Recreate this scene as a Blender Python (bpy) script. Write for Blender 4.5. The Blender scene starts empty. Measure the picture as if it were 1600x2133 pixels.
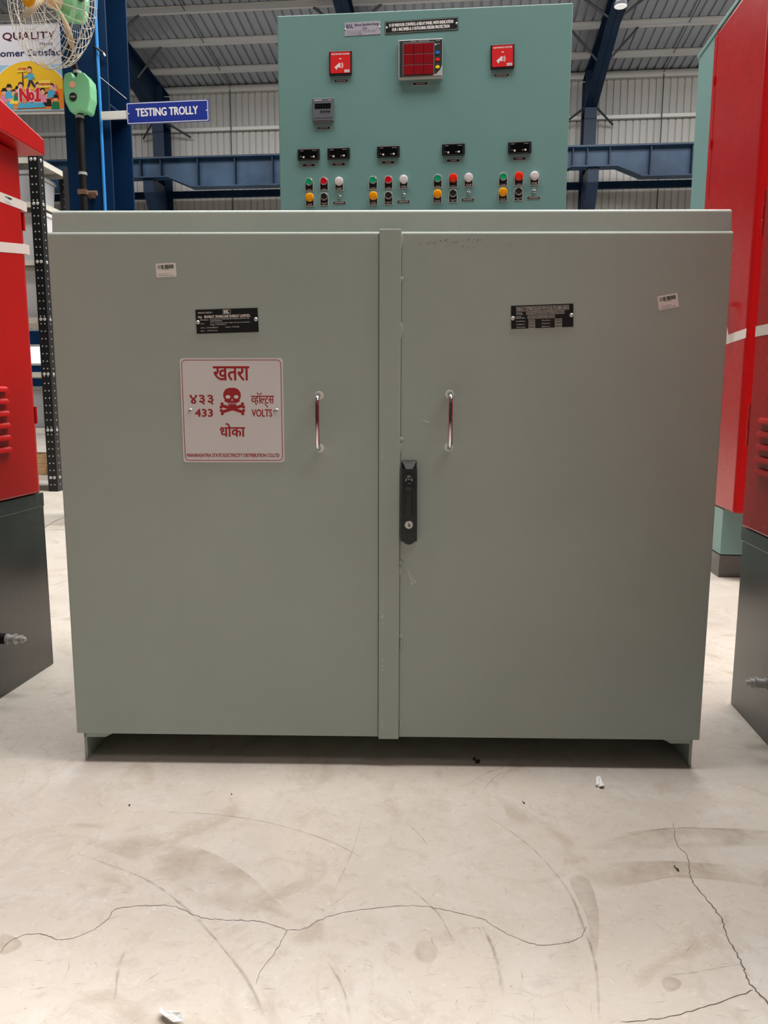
import bpy, bmesh, math, random
from mathutils import Vector, Matrix, noise
random.seed(7)
R = math.radians
sc = bpy.context.scene
COL = sc.collection

# ------------------------------------------------------------------ camera, world, lights, exposure
FPX, CH = 1608.0, 0.84
PSI = R(5.5)                                   # the hall's axes are turned 5.5 degrees against the lens
cam_rot = Matrix.Rotation(PSI, 4, 'Z') @ Matrix.Rotation(R(90 - 8.584), 4, 'X') @ Matrix.Rotation(R(0.15), 4, 'Z')
cd = bpy.data.cameras.new('camera'); cam = bpy.data.objects.new('camera', cd); COL.objects.link(cam)
cam.matrix_world = Matrix.Translation((0, 0, CH)) @ cam_rot
cd.sensor_fit = 'HORIZONTAL'; cd.sensor_width = 36; cd.lens = FPX / 1600 * 36; cd.clip_start = .02; cd.clip_end = 200
sc.camera = cam

w = bpy.data.worlds.new('world'); sc.world = w; w.use_nodes = True
wn, wl = w.node_tree.nodes, w.node_tree.links
tc = wn.new('ShaderNodeTexCoord'); sx = wn.new('ShaderNodeSeparateXYZ'); mr = wn.new('ShaderNodeMapRange'); cr = wn.new('ShaderNodeValToRGB')
mr.inputs['From Min'].default_value = -1; mr.inputs['From Max'].default_value = 1
wl.new(tc.outputs['Generated'], sx.inputs[0]); wl.new(sx.outputs['Z'], mr.inputs['Value']); wl.new(mr.outputs[0], cr.inputs[0])
el = cr.color_ramp.elements
el[0].position = .45; el[0].color = (.16, .16, .165, 1)
el[1].position = 1.0; el[1].color = (1.0, 1.0, 1.02, 1)
e = el.new(.56); e.color = (.24, .245, .26, 1)
e = el.new(.75); e.color = (.62, .63, .65, 1)
wl.new(cr.outputs[0], wn['Background'].inputs[0]); wn['Background'].inputs[1].default_value = 0.14

def area(name, loc, size, power, rot=(0, 0, 0), col=(1, 1, 1)):
    l = bpy.data.lights.new(name, 'AREA'); l.shape = 'RECTANGLE'; l.size, l.size_y = size; l.energy = power; l.color = col
    o = bpy.data.objects.new(name, l); o.location = loc; o.rotation_euler = rot; COL.objects.link(o); return o
area('overhead_light', (1.2, 1.5, 8.6), (10, 1.6), 1020, (0, 0, 0), (1, .97, .94))          # roof skylight strips across the hall; the first two stand for its skylights
area('overhead_light', (2.6, 6.0, 8.6), (12, 1.8), 1250, (0, 0, 0), (1, .97, .94))
area('overhead_light', (0.0, 12.6, 7.6), (18, 2.0), 950, (R(8), 0, 0), (1, .98, .96))  # added under the roof sheet to brighten the back wall
area('overhead_light', (5.0, -2.6, 8.6), (6, 1.6), 150, (0, 0, 0), (1, .97, .94))  # added fill, out of view, to brighten the box's right door
vs = sc.view_settings; vs.view_transform = 'Standard'; vs.look = 'None'; vs.gamma = 1; vs.exposure = 0.0; vs.use_curve_mapping = False

# ------------------------------------------------------------------ helpers
def ray(px, py):
    d = Vector(((px - 800) / FPX, -(py - 1066.5) / FPX, -1))
    return (cam_rot.to_3x3() @ d).normalized()
ORG = Vector((0, 0, CH))
def hit(px, py, p, n):
    d = ray(px, py); n = Vector(n); t = (Vector(p) - ORG).dot(n) / d.dot(n)
    return ORG + d * t
def on_floor(px, py, z=0): return hit(px, py, (0, 0, z), (0, 0, 1))
def at_y(px, py, Y): return hit(px, py, (0, Y, 0), (0, 1, 0))
def at_x(px, py, X): return hit(px, py, (X, 0, 0), (1, 0, 0))

def lin(c):
    f = lambda v: v / 12.92 if v <= .04045 else ((v + .055) / 1.055) ** 2.4
    return tuple(f(v / 255) for v in c)
MATS = {}
def mat(name, rgb, rough=.5, metal=0.0, var=0.0, scale=8, bump=0.0, bscale=200, emit=0, spec=.5, rgb2=None, coat=0, trans=0):
    m = bpy.data.materials.new(name); m.use_nodes = True
    n, l = m.node_tree.nodes, m.node_tree.links; b = n['Principled BSDF']
    c = lin(rgb) + (1,)
    b.inputs['Base Color'].default_value = c; b.inputs['Roughness'].default_value = rough; b.inputs['Metallic'].default_value = metal
    b.inputs['Specular IOR Level'].default_value = spec; b.inputs['Coat Weight'].default_value = coat
    if emit: b.inputs['Emission Color'].default_value = c; b.inputs['Emission Strength'].default_value = emit
    if trans: b.inputs['Transmission Weight'].default_value = trans
    if var or bump:
        t = n.new('ShaderNodeTexCoord')
    if var:
        z = n.new('ShaderNodeTexNoise'); z.inputs['Scale'].default_value = scale; z.inputs['Detail'].default_value = 6; z.inputs['Roughness'].default_value = .6
        mx = n.new('ShaderNodeMix'); mx.data_type = 'RGBA'
        l.new(t.outputs['Object'], z.inputs['Vector']); 
        rp = n.new('ShaderNodeValToRGB'); rp.color_ramp.elements[0].position = .3; rp.color_ramp.elements[1].position = .7
        l.new(z.outputs['Fac'], rp.inputs[0]); l.new(rp.outputs[0], mx.inputs['Factor'])
        c2 = lin(rgb2) + (1,) if rgb2 else tuple(v * (1 + var) for v in c[:3]) + (1,)
        c1 = c if rgb2 else tuple(v * (1 - var) for v in c[:3]) + (1,)
        mx.inputs['A'].default_value = c1; mx.inputs['B'].default_value = c2
        l.new(mx.outputs['Result'], b.inputs['Base Color'])
        rr = n.new('ShaderNodeMapRange'); rr.inputs['To Min'].default_value = max(0, rough - .06); rr.inputs['To Max'].default_value = min(1, rough + .06)
        l.new(z.outputs['Fac'], rr.inputs['Value']); l.new(rr.outputs[0], b.inputs['Roughness'])
    if bump:
        z2 = n.new('ShaderNodeTexNoise'); z2.inputs['Scale'].default_value = bscale; z2.inputs['Detail'].default_value = 3
        bp = n.new('ShaderNodeBump'); bp.inputs['Strength'].default_value = bump; bp.inputs['Distance'].default_value = .002
        l.new(t.outputs['Object'], z2.inputs['Vector']); l.new(z2.outputs['Fac'], bp.inputs['Height']); l.new(bp.outputs[0], b.inputs['Normal'])
    MATS[name] = m; return m

M = {}
M['box_paint'] = mat('greygreen_paint', (161, 171, 162), .42, var=.05, scale=2.6, bump=.06, bscale=260)
M['hood_paint'] = M['box_paint']
M['teal'] = mat('teal_paint', (106, 147, 143), .40, var=.03, scale=3, bump=.08, bscale=260)
M['teal_light'] = mat('pale_teal_paint', (112, 150, 146), .40, var=.03, scale=3)
M['red'] = mat('red_paint', (184, 10, 9), .34, var=.06, scale=5, bump=.05, bscale=60, spec=.35)
M['dark_red'] = mat('deep_red_paint', (178, 20, 22), .27, var=.06, scale=4, spec=.18)
M['black_base'] = mat('black_dusty_paint', (24, 22, 21), .27, var=.3, scale=4, rgb2=(70, 63, 58), spec=1.0)
M['black'] = mat('black_plastic', (16, 16, 17), .38)
M['black_matte'] = mat('black_matte', (10, 10, 11), .6)
M['display'] = mat('display_glass', (4, 4, 5), .08)
M['white'] = mat('white_enamel', (225, 225, 222), .4)
M['offwhite'] = mat('sticker_white', (226, 222, 214), .55)
M['plate_silver'] = mat('danger_plate_metal', (214, 210, 208), .45, metal=.0, var=.03, scale=4)
M['danger_red'] = mat('danger_red', (160, 24, 30), .5)
M['silver'] = mat('silver_metal', (190, 190, 192), .28, metal=1)
M['zinc'] = mat('zinc_metal', (196, 196, 194), .42, metal=.45)
M['chrome'] = mat('chrome', (225, 225, 228), .07, metal=1)
M['primer'] = mat('chipped_primer', (214, 214, 200), .7)
M['dirt_and_shade'] = mat('dark_smudge_and_shade', (78, 76, 68), .8)  # real dirt specks, and the painted shade lines beside the overlap strip
M['silver_label'] = mat('silver_label', (168, 168, 178), .4)
M['navy_text'] = mat('navy_ink', (30, 36, 84), .6)
M['grey_frame'] = mat('grey_plastic', (170, 176, 172), .45)
M['meter_grey'] = mat('meter_grey', (92, 97, 104), .45)
M['hooter_red'] = mat('hooter_red', (214, 32, 36), .35)
M['ann_red'] = mat('annunciator_red', (132, 14, 24), .22)
M['lens_green'] = mat('green_lens', (12, 150, 96), .22)
M['lens_red'] = mat('red_lens', (196, 8, 18), .22)
M['lens_bright_red'] = mat('bright_red_lens', (236, 50, 24), .18)
M['lens_white'] = mat('clear_lens', (226, 222, 222), .15)
M['lens_amber'] = mat('amber_lens', (240, 164, 12), .2)
M['btn_blue'] = mat('blue_key', (30, 110, 200), .4); M['btn_yellow'] = mat('yellow_key', (236, 206, 30), .4)
M['blue_steel'] = mat('blue_steel_paint', (8, 42, 76), .5, var=.12, scale=2.5, bump=.05, bscale=30, spec=.15)
M['navy_steel'] = mat('navy_steel_paint', (6, 30, 54), .45, var=.4, scale=1.6, bump=.04, bscale=20, spec=.25)
M['girder'] = mat('dusty_girder_paint', (10, 36, 62), .42, var=.4, scale=.9, rgb2=(56, 82, 108), bump=.04, bscale=20, spec=.25)
M['sky_blue'] = mat('sky_blue_pipe', (58, 146, 226), .35)
M['sign_blue'] = mat('sign_blue', (24, 46, 138), .4)
M['fan_green'] = mat('fan_green', (128, 200, 150), .3, coat=.3)
M['fan_wire'] = mat('fan_wire', (206, 200, 188), .4)
M['fan_blade'] = mat('fan_blade', (204, 184, 150), .45)
M['fan_cap'] = mat('fan_cap_orange', (246, 170, 20), .35)
M['rust'] = mat('rusty_clamp', (120, 92, 74), .6, metal=.3)
M['tape'] = mat('masking_tape', (226, 212, 204), .5)
M['wall_sheet'] = mat('wall_sheet', (168, 167, 164), .5, var=.05, scale=.8)
M['roof_sheet'] = mat('galvalume', (164, 170, 180), .34, metal=.55, var=.06, scale=.8)
M['purlin'] = mat('galvanised_purlin', (186, 186, 184), .45, metal=.2)
M['dark_rod'] = mat('dark_rod', (40, 44, 52), .5)
M['rack_black'] = mat('rack_black', (14, 14, 15), .4)
M['shelf_white'] = mat('shelf_white', (206, 202, 192), .5)
M['crate_grey'] = mat('crate_grey', (176, 178, 182), .5)
M['crate_pale'] = mat('crate_pale', (214, 214, 216), .5)
M['wood'] = mat('raw_timber', (196, 160, 118), .7, var=.15, scale=20)
M['debris'] = mat('dark_chip', (52, 44, 38), .8)
M['paper'] = mat('paper', (236, 236, 232), .8)
M['lamp_glass'] = mat('lamp_diffuser', (235, 238, 240), .3, emit=.35)
M['daylight'] = mat('daylit_pane', (232, 236, 250), .4, emit=.9)
def smooth_ok(): pass

# floor: trowelled concrete
def floor_mat():
    m = bpy.data.materials.new('trowelled_concrete'); m.use_nodes = True
    n, l = m.node_tree.nodes, m.node_tree.links; b = n['Principled BSDF']
    t = n.new('ShaderNodeTexCoord')
    def nz(scale, detail=6, rough=.6, dist=0):
        z = n.new('ShaderNodeTexNoise'); z.inputs['Scale'].default_value = scale; z.inputs['Detail'].default_value = detail
        z.inputs['Roughness'].default_value = rough; z.inputs['Distortion'].default_value = dist; l.new(t.outputs['Object'], z.inputs['Vector']); return z
    def ramp(src, p0, p1):
        r = n.new('ShaderNodeValToRGB'); r.color_ramp.elements[0].position = p0; r.color_ramp.elements[1].position = p1; l.new(src, r.inputs[0]); return r.outputs[0]
    def mix(fac, a, b_, k=1.0):
        x = n.new('ShaderNodeMix'); x.data_type = 'RGBA'
        if k != 1.0:
            mm = n.new('ShaderNodeMath'); mm.operation = 'MULTIPLY'; mm.inputs[1].default_value = k; l.new(fac, mm.inputs[0]); fac = mm.outputs[0]
        l.new(fac, x.inputs['Factor'])
        for key, v in (('A', a), ('B', b_)):
            if isinstance(v, tuple): x.inputs[key].default_value = v
            else: l.new(v, x.inputs[key])
        return x.outputs['Result']
    c = mix(ramp(nz(1.3, 8, .62, .6).outputs['Fac'], .34, .66), lin((189, 181, 171)) + (1,), lin((205, 196, 182)) + (1,))
    c = mix(ramp(nz(5.5, 9, .72, 1.4).outputs['Fac'], .48, .70), c, lin((207, 204, 199)) + (1,), .65)
    c = mix(ramp(nz(3.1, 6, .6, 2.4).outputs['Fac'], .56, .66), c, lin((174, 161, 143)) + (1,), .65)
    c = mix(ramp(nz(14, 6, .7, 1.0).outputs['Fac'], .54, .70), c, lin((176, 166, 152)) + (1,), .6)
    c = mix(ramp(nz(45, 5, .75, .6).outputs['Fac'], .55, .72), c, lin((166, 157, 147)) + (1,), .45)
    c = mix(ramp(nz(70, 3, .6, .3).outputs['Fac'], .60, .75), c, lin((218, 211, 199)) + (1,), .5)
    c = mix(ramp(nz(150, 2, .5, 0).outputs['Fac'], .70, .78), c, lin((116, 106, 96)) + (1,), .6)
    l.new(c, b.inputs['Base Color'])
    rr = n.new('ShaderNodeMapRange'); rr.inputs['To Min'].default_value = .42; rr.inputs['To Max'].default_value = .62
    l.new(nz(3).outputs['Fac'], rr.inputs['Value']); l.new(rr.outputs[0], b.inputs['Roughness'])
    bp = n.new('ShaderNodeBump'); bp.inputs['Strength'].default_value = .12; bp.inputs['Distance'].default_value = .003
    l.new(nz(60, 6).outputs['Fac'], bp.inputs['Height']); l.new(bp.outputs[0], b.inputs['Normal'])
    return m
M['floor'] = floor_mat()
M['crack'] = mat('crack_dark', (104, 97, 90), .9)
def decal(name, rgb, strength, nscale=30):
    # stain or scuff that fades out at its rim: the mesh attribute 'fade' is 1 inside, 0 at the rim
    m = bpy.data.materials.new(name); m.use_nodes = True; n, l = m.node_tree.nodes, m.node_tree.links; b = n['Principled BSDF']
    b.inputs['Base Color'].default_value = lin(rgb) + (1,); b.inputs['Roughness'].default_value = .6
    at_ = n.new('ShaderNodeAttribute'); at_.attribute_name = 'fade'; t = n.new('ShaderNodeTexCoord'); z = n.new('ShaderNodeTexNoise')
    z.inputs['Scale'].default_value = nscale; z.inputs['Detail'].default_value = 5; l.new(t.outputs['Object'], z.inputs['Vector'])
    r = n.new('ShaderNodeMapRange'); r.inputs['From Min'].default_value = .3; r.inputs['From Max'].default_value = .65; r.inputs['To Max'].default_value = strength; l.new(z.outputs['Fac'], r.inputs['Value'])
    k = n.new('ShaderNodeMath'); k.operation = 'MULTIPLY'; l.new(at_.outputs['Fac'], k.inputs[0]); l.new(r.outputs[0], k.inputs[1]); l.new(k.outputs[0], b.inputs['Alpha'])
    return m
M['scuff'] = decal('scuff_mark', (140, 129, 116), .42, 40)
M['stain'] = decal('floor_stain', (180, 165, 144), .34, 14)
def set_fade(o, vals):
    a_ = o.data.attributes.new('fade', 'FLOAT', 'POINT')
    for i, v in enumerate(vals): a_.data[i].value = v

TXT = {}
def text_geo(s):
    if s in TXT: return TXT[s]
    c = bpy.data.curves.new('txt', 'FONT'); c.body = s; c.size = 1; c.resolution_u = 3
    o = bpy.data.objects.new('txt', c); COL.objects.link(o)
    dg = bpy.context.evaluated_depsgraph_get(); me = bpy.data.meshes.new_from_object(o.evaluated_get(dg))
    v = [(p.co.x, p.co.y) for p in me.vertices]; f = [tuple(p.vertices) for p in me.polygons]
    bpy.data.objects.remove(o); bpy.data.curves.remove(c); bpy.data.meshes.remove(me)
    TXT[s] = (v, f); return TXT[s]
def clip_geo(g, xmax_frac):
    bm = bmesh.new(); vs_ = [bm.verts.new((x, y, 0)) for x, y in g[0]]
    for f in g[1]:
        try: bm.faces.new([vs_[i] for i in f])
        except ValueError: pass
    xs = [x for x, y in g[0]]; xm = min(xs) + (max(xs) - min(xs)) * xmax_frac
    bmesh.ops.bisect_plane(bm, geom=bm.verts[:] + bm.edges[:] + bm.faces[:], plane_co=(xm, 0, 0), plane_no=(1, 0, 0), clear_outer=True)
    bm.verts.index_update(); out = ([(v.co.x, v.co.y) for v in bm.verts], [tuple(v.index for v in f.verts) for f in bm.faces]); bm.free(); return out

class MB:
    """collects shapes, then links them as ONE mesh object"""
    def __init__(s, T=None): s.v = []; s.f = []; s.sm = []; s.mi = []; s.mats = []; s.T = T or (lambda p: p); s.cm = 0
    def use(s, m):
        if m not in s.mats: s.mats.append(m)
        s.cm = s.mats.index(m); return s
    def add(s, vs_, fs, smooth=False):
        k = len(s.v); s.v += [tuple(s.T(tuple(p))) for p in vs_]
        for f in fs: s.f.append(tuple(i + k for i in f)); s.sm.append(smooth); s.mi.append(s.cm)
        return s
    def box(s, x0, x1, y0, y1, z0, z1):
        x0, x1 = sorted((x0, x1)); y0, y1 = sorted((y0, y1)); z0, z1 = sorted((z0, z1))
        return s.add([(x0, y0, z0), (x1, y0, z0), (x1, y1, z0), (x0, y1, z0), (x0, y0, z1), (x1, y0, z1), (x1, y1, z1), (x0, y1, z1)],
                     [(0, 3, 2, 1), (4, 5, 6, 7), (0, 1, 5, 4), (1, 2, 6, 5), (2, 3, 7, 6), (3, 0, 4, 7)])
    def hexa(s, p):   # 8 points: bottom four counter-clockwise, then top four
        return s.add(p, [(0, 3, 2, 1), (4, 5, 6, 7), (0, 1, 5, 4), (1, 2, 6, 5), (2, 3, 7, 6), (3, 0, 4, 7)])
    def prism(s, poly, axis, a, b):   # poly: 2D outline; axis 'x': (y,z); 'y': (x,z); 'z': (x,y)
        n = len(poly); mk = {'x': lambda q, t: (t, q[0], q[1]), 'y': lambda q, t: (q[0], t, q[1]), 'z': lambda q, t: (q[0], q[1], t)}[axis]
        vs_ = [mk(q, a) for q in poly] + [mk(q, b) for q in poly]
        return s.add(vs_, [tuple(range(n - 1, -1, -1)), tuple(range(n, 2 * n))] + [(i, (i + 1) % n, n + (i + 1) % n, n + i) for i in range(n)])
    def lathe(s, p0, p1, prof, seg=24, caps=True):   # prof: list of (t along p0->p1 in metres, radius)
        p0, p1 = Vector(p0), Vector(p1); d = (p1 - p0).normalized()
        u = d.cross(Vector((0, 0, 1)) if abs(d.z) < .9 else Vector((1, 0, 0))).normalized(); w_ = d.cross(u)
        ring = lambda t, r: [p0 + d * t + (u * math.cos(2 * math.pi * i / seg) + w_ * math.sin(2 * math.pi * i / seg)) * r for i in range(seg)]
        for (ta, ra), (tb, rb) in zip(prof, prof[1:]):
            s.add(ring(ta, ra) + ring(tb, rb), [(i, (i + 1) % seg, seg + (i + 1) % seg, seg + i) for i in range(seg)], True)
        if caps:
            if prof[0][1] > 1e-6: s.add(ring(*prof[0]), [tuple(range(seg - 1, -1, -1))])
            if prof[-1][1] > 1e-6: s.add(ring(*prof[-1]), [tuple(range(seg))])
        return s
    def cyl(s, p0, p1, r, seg=20):
        return s.lathe(p0, p1, [(0, r), ((Vector(p1) - Vector(p0)).length, r)], seg)
    def tube(s, pts, r, seg=8, closed=False):
        pts = [Vector(p) for p in pts]; n = len(pts); rings = []
        for i, p in enumerate(pts):
            if closed: d = pts[(i + 1) % n] - pts[i - 1]
            else: d = pts[min(i + 1, n - 1)] - pts[max(i - 1, 0)]
            d.normalize()
            if i == 0: u = d.cross(Vector((0, 0, 1)) if abs(d.z) < .9 else Vector((1, 0, 0))).normalized()
            else: u = (u - d * u.dot(d)).normalized()
            w_ = d.cross(u); rings.append([p + (u * math.cos(2 * math.pi * k / seg) + w_ * math.sin(2 * math.pi * k / seg)) * r for k in range(seg)])
        vs_ = [q for rg in rings for q in rg]; fs = []
        for i in range(n if closed else n - 1):
            a, b = i * seg, ((i + 1) % n) * seg
            fs += [(a + k, a + (k + 1) % seg, b + (k + 1) % seg, b + k) for k in range(seg)]
        s.add(vs_, fs, True)
        if not closed: s.add(rings[0], [tuple(range(seg - 1, -1, -1))]); s.add(rings[-1], [tuple(range(seg))])
        return s
    def ball(s, c, r, seg=16, sx=1, sy=1, sz=1):
        vs_, fs = [], []; n2 = seg // 2
        for i in range(n2 + 1):
            for k in range(seg):
                a, b = math.pi * i / n2, 2 * math.pi * k / seg
                vs_.append((c[0] + r * sx * math.sin(a) * math.cos(b), c[1] + r * sy * math.sin(a) * math.sin(b), c[2] + r * sz * math.cos(a)))
        for i in range(n2):
            for k in range(seg): fs.append((i * seg + k, (i + 1) * seg + k, (i + 1) * seg + (k + 1) % seg, i * seg + (k + 1) % seg))
        return s.add(vs_, fs, True)
    # ---- flat work on a face whose front looks to -y: u right, v up, d in front of the face
    def poly(s, pts, d, th=.0004):
        return s.prism(pts, 'y', -d, -d + th)
    def rect(s, u0, u1, v0, v1, d, th=.0004): return s.box(u0, u1, -d, -d + th, v0, v1)
    def rrect(s, u0, u1, v0, v1, r, d, th=.0004, seg=5):
        return s.poly(rr_pts(u0, u1, v0, v1, r, seg), d, th)
    def frame(s, u0, u1, v0, v1, r, lw, d, th=.0003, seg=5):
        a = rr_pts(u0, u1, v0, v1, r, seg); b = rr_pts(u0 + lw, u1 - lw, v0 + lw, v1 - lw, max(r - lw, .0001), seg); n = len(a)
        return s.add([(p[0], -d, p[1]) for p in a] + [(p[0], -d, p[1]) for p in b], [(i, (i + 1) % n, n + (i + 1) % n, n + i) for i in range(n)])
    def disc(s, u, v, r, d, th=.0004, seg=24): return s.poly([(u + r * math.cos(2 * math.pi * i / seg), v + r * math.sin(2 * math.pi * i / seg)) for i in range(seg)], d, th)
    def geo(s, g, u0, u1, v0, v1, d, bold=0, box=None):
        v, f = g
        if not v: return s
        xs = [p[0] for p in v]; ys = [p[1] for p in v]; bx = box or (min(xs), max(xs), min(ys), max(ys))
        fx = (u1 - u0) / max(bx[1] - bx[0], 1e-9); fy = (v1 - v0) / max(bx[3] - bx[2], 1e-9)
        k = 0
        for dx, dy in ([(0, 0)] if not bold else [(-bold, 0), (bold, 0), (0, bold * .7), (0, -bold * .7)]):
            k += 1
            s.add([(u0 + (x - bx[0]) * fx + dx, -d - k * 1e-5, v0 + (y - bx[2]) * fy + dy) for x, y in v], f)
        return s
    def text(s, t, u0, u1, v0, v1, d, bold=0): return s.geo(text_geo(t), u0, u1, v0, v1, d, bold)
    def textc(s, t, uc, v0, v1, d, bold=0, wmax=None, squeeze=1.0):
        g = text_geo(t); xs = [p[0] for p in g[0]]; ys = [p[1] for p in g[0]]
        wd = (max(xs) - min(xs)) / (max(ys) - min(ys)) * (v1 - v0) * squeeze
        if wmax: wd = min(wd, wmax)
        return s.geo(g, uc - wd / 2, uc + wd / 2, v0, v1, d, bold)
    def build(s, name, m=None, parent=None, bevel=0, seg=2, label=None):
        me = bpy.data.meshes.new(name); me.from_pydata(s.v, [], s.f)
        for mm in (s.mats or [m]): me.materials.append(M[mm] if isinstance(mm, str) else mm)
        for p, sm, mi in zip(me.polygons, s.sm, s.mi): p.use_smooth = sm; p.material_index = mi
        me.update()
        o = bpy.data.objects.new(name, me); COL.objects.link(o)
        if parent is not None: o.parent = parent
        if bevel:
            b = o.modifiers.new('bevel', 'BEVEL'); b.width = bevel; b.segments = seg; b.limit_method = 'ANGLE'; b.angle_limit = R(40)
        if label: o['label'] = label
        return o
def rr_pts(u0, u1, v0, v1, r, seg=5):
    out = []
    for (cx, cy, a0) in ((u1 - r, v1 - r, 0), (u0 + r, v1 - r, 90), (u0 + r, v0 + r, 180), (u1 - r, v0 + r, 270)):
        for i in range(seg + 1): a = R(a0 + 90 * i / seg); out.append((cx + r * math.cos(a), cy + r * math.sin(a)))
    return out

def thing(name, label, cat, loc=(0, 0, 0), rz=0, group=None):
    o = bpy.data.objects.new(name, None); COL.objects.link(o); o.empty_display_size = .1
    o.location = loc; o.rotation_euler = (0, 0, rz); return tag(o, label, cat, group)
def tag(o, label, cat, group=None):
    o['label'] = label; o['category'] = cat; o['kind'] = 'thing'
    if group: o['group'] = group
    return o
def struct(o): o['kind'] = 'structure'; return o
def kids(o): return [c for c in bpy.data.objects if c.parent == o]
def dup(o, loc, label=None, rz=None):
    def rec(a, par):
        c = a.copy(); COL.objects.link(c); c.parent = par
        for k in kids(a): rec(k, c)
        return c
    c = rec(o, None); c.location = loc
    if rz is not None: c.rotation_euler = (0, 0, rz)
    if label: c['label'] = label
    return c
def smooth_poly(p, m=4):
    out = []; n = len(p)
    for i in range(n):
        a, b, c, d = p[i - 1], p[i], p[(i + 1) % n], p[(i + 2) % n]
        for k in range(m):
            t = k / m; out.append(tuple(.5 * (2 * b[j] + (c[j] - a[j]) * t + (2 * a[j] - 5 * b[j] + 4 * c[j] - d[j]) * t * t + (3 * b[j] - a[j] - 3 * c[j] + d[j]) * t ** 3) for j in (0, 1)))
    return out
class Face:
    """a thing's own axes; front(px, py) is the point of the plane y = const (thing axes) where the photo shows it"""
    def __init__(s, loc, rz): s.m = Matrix.Translation(loc) @ Matrix.Rotation(rz, 4, 'Z'); s.i = s.m.inverted()
    def front(s, px, py, y=0):
        n = s.m.to_3x3() @ Vector((0, 1, 0)); p = s.m @ Vector((0, y, 0)); q = s.i @ hit(px, py, p, n); return (q.x, q.z)
    def plate(s, tl, tr, br, bl, y=0):
        a = [Vector(s.front(*c, y)) for c in (tl, tr, br, bl)]
        c = sum(a, Vector((0, 0))) / 4; wv = ((a[1] - a[0]) + (a[2] - a[3])) / 2; hv = ((a[0] - a[3]) + (a[1] - a[2])) / 2
        ang = (math.atan2(wv.y, wv.x) + math.atan2(-hv.x, hv.y)) / 2; ca, sa = math.cos(ang), math.sin(ang)
        T = lambda p: (c.x + p[0] * ca - p[2] * sa, y + p[1], c.y + p[0] * sa + p[2] * ca)
        return T, wv.length, hv.length

# ------------------------------------------------------------------ setting: floor, back wall, roof
fl = struct(MB().add([(-26, -14, 0), (26, -14, 0), (26, 18.2, 0), (-26, 18.2, 0)], [(0, 1, 2, 3)]).build('floor', 'floor'))
def ribbon(pts, w0, w1, z, m, name, jit=0.0, sub=4, parent=None):
    p = [on_floor(*q) for q in pts]; path = []
    for i in range(len(p) - 1):
        for k in range(sub):
            t = k / sub; a = p[max(i - 1, 0)]; b = p[i]; c = p[i + 1]; d = p[min(i + 2, len(p) - 1)]
            q = .5 * ((2 * b) + (c - a) * t + (2 * a - 5 * b + 4 * c - d) * t * t + (3 * b - a - 3 * c + d) * t ** 3)
            path.append(q + Vector((random.uniform(-jit, jit), random.uniform(-jit, jit), 0)))
    path.append(p[-1]); n = len(path); vs_, fade = [], []
    for i, q in enumerate(path):
        d = (path[min(i + 1, n - 1)] - path[max(i - 1, 0)]).normalized(); nn = Vector((-d.y, d.x, 0))
        ww = (w0 + (w1 - w0) * i / (n - 1)) * random.uniform(.6, 1.25) * (.25 if i in (0, n - 1) else 1) / 2
        for k, f in ((1, 0), (0, 1), (-1, 0)):
            vs_.append((q.x + nn.x * ww * k, q.y + nn.y * ww * k, z)); fade.append(f * min(1, i / 4, (n - 1 - i) / 4))
    o = MB().add(vs_, [t for i in range(n - 1) for t in ((3 * i, 3 * i + 1, 3 * i + 4, 3 * i + 3), (3 * i + 1, 3 * i + 2, 3 * i + 5, 3 * i + 4))]).build(name, m, fl)
    o.data.flip_normals(); set_fade(o, fade); return o
C1 = [(0, 1985), (30, 1955), (80, 1945), (130, 1958), (190, 1940), (225, 1915), (245, 1893), (320, 1886), (370, 1890), (420, 1912), (480, 1917), (540, 1920), (600, 1937), (640, 1933), (670, 1915), (740, 1897), (860, 1887), (920, 1895), (1000, 1913), (1050, 1942), (1120, 1968), (1200, 1957), (1222, 1930)]
ribbon(C1, .0009, .0007, .0006, 'crack', 'crack', .0016, 9)
ribbon([(600, 1937), (575, 1980), (540, 2030), (535, 2050)], .0009, .0004, .0006, 'crack', 'crack', .0015, 5)
ribbon([(1403, 1715), (1410, 1760), (1432, 1782), (1440, 1830), (1465, 1865), (1500, 1910), (1520, 1960), (1545, 2005), (1560, 2045), (1600, 2090), (1640, 2130)], .0007, .0030, .0006, 'crack', 'crack', .0018, 9)
ribbon([(1570, 2063), (1480, 2095), (1380, 2120), (1290, 2130)], .0014, .0008, .0006, 'crack', 'crack', .0016, 8)
for pts, ww in (([(240, 1693), (400, 1693), (550, 1712), (680, 1750), (760, 1790)], .002), ([(150, 1775), (300, 1830), (390, 1895), (460, 1970), (520, 2050), (555, 2130)], .0035),
                ([(1000, 1690), (1100, 1760), (1180, 1850), (1215, 1930), (1240, 2010), (1250, 2133)], .003), ([(840, 1710), (870, 1735), (895, 1765)], .002),
                ([(760, 1680), (735, 1770), (695, 1860)], .0015), ([(840, 1840), (910, 1900), (950, 1975)], .002), ([(1000, 1920), (1030, 1985), (1050, 2080)], .004),
                ([(1260, 1755), (1400, 1725), (1600, 1735)], .0025), ([(1380, 2033), (1450, 2025), (1560, 2005)], .002), ([(970, 1640), (1010, 1612), (1060, 1595)], .0025), ([(1000, 1655), (1030, 1620), (1075, 1600)], .002),
                ([(680, 2000), (715, 2060), (730, 2133)], .003), ([(240, 2090), (245, 2030), (260, 1975)], .004)):
    ribbon(pts, ww * 1.8, ww * 2.4, .0004, 'scuff', 'scuff_mark', .0004, 6)
for pts in ([(85, 1105), (112, 1087), (145, 1073)], [(60, 1105), (150, 1103), (180, 1103)]):
    ribbon(pts, .006, .006, .0005, 'crack', 'floor_joint', 0, 3)
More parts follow.
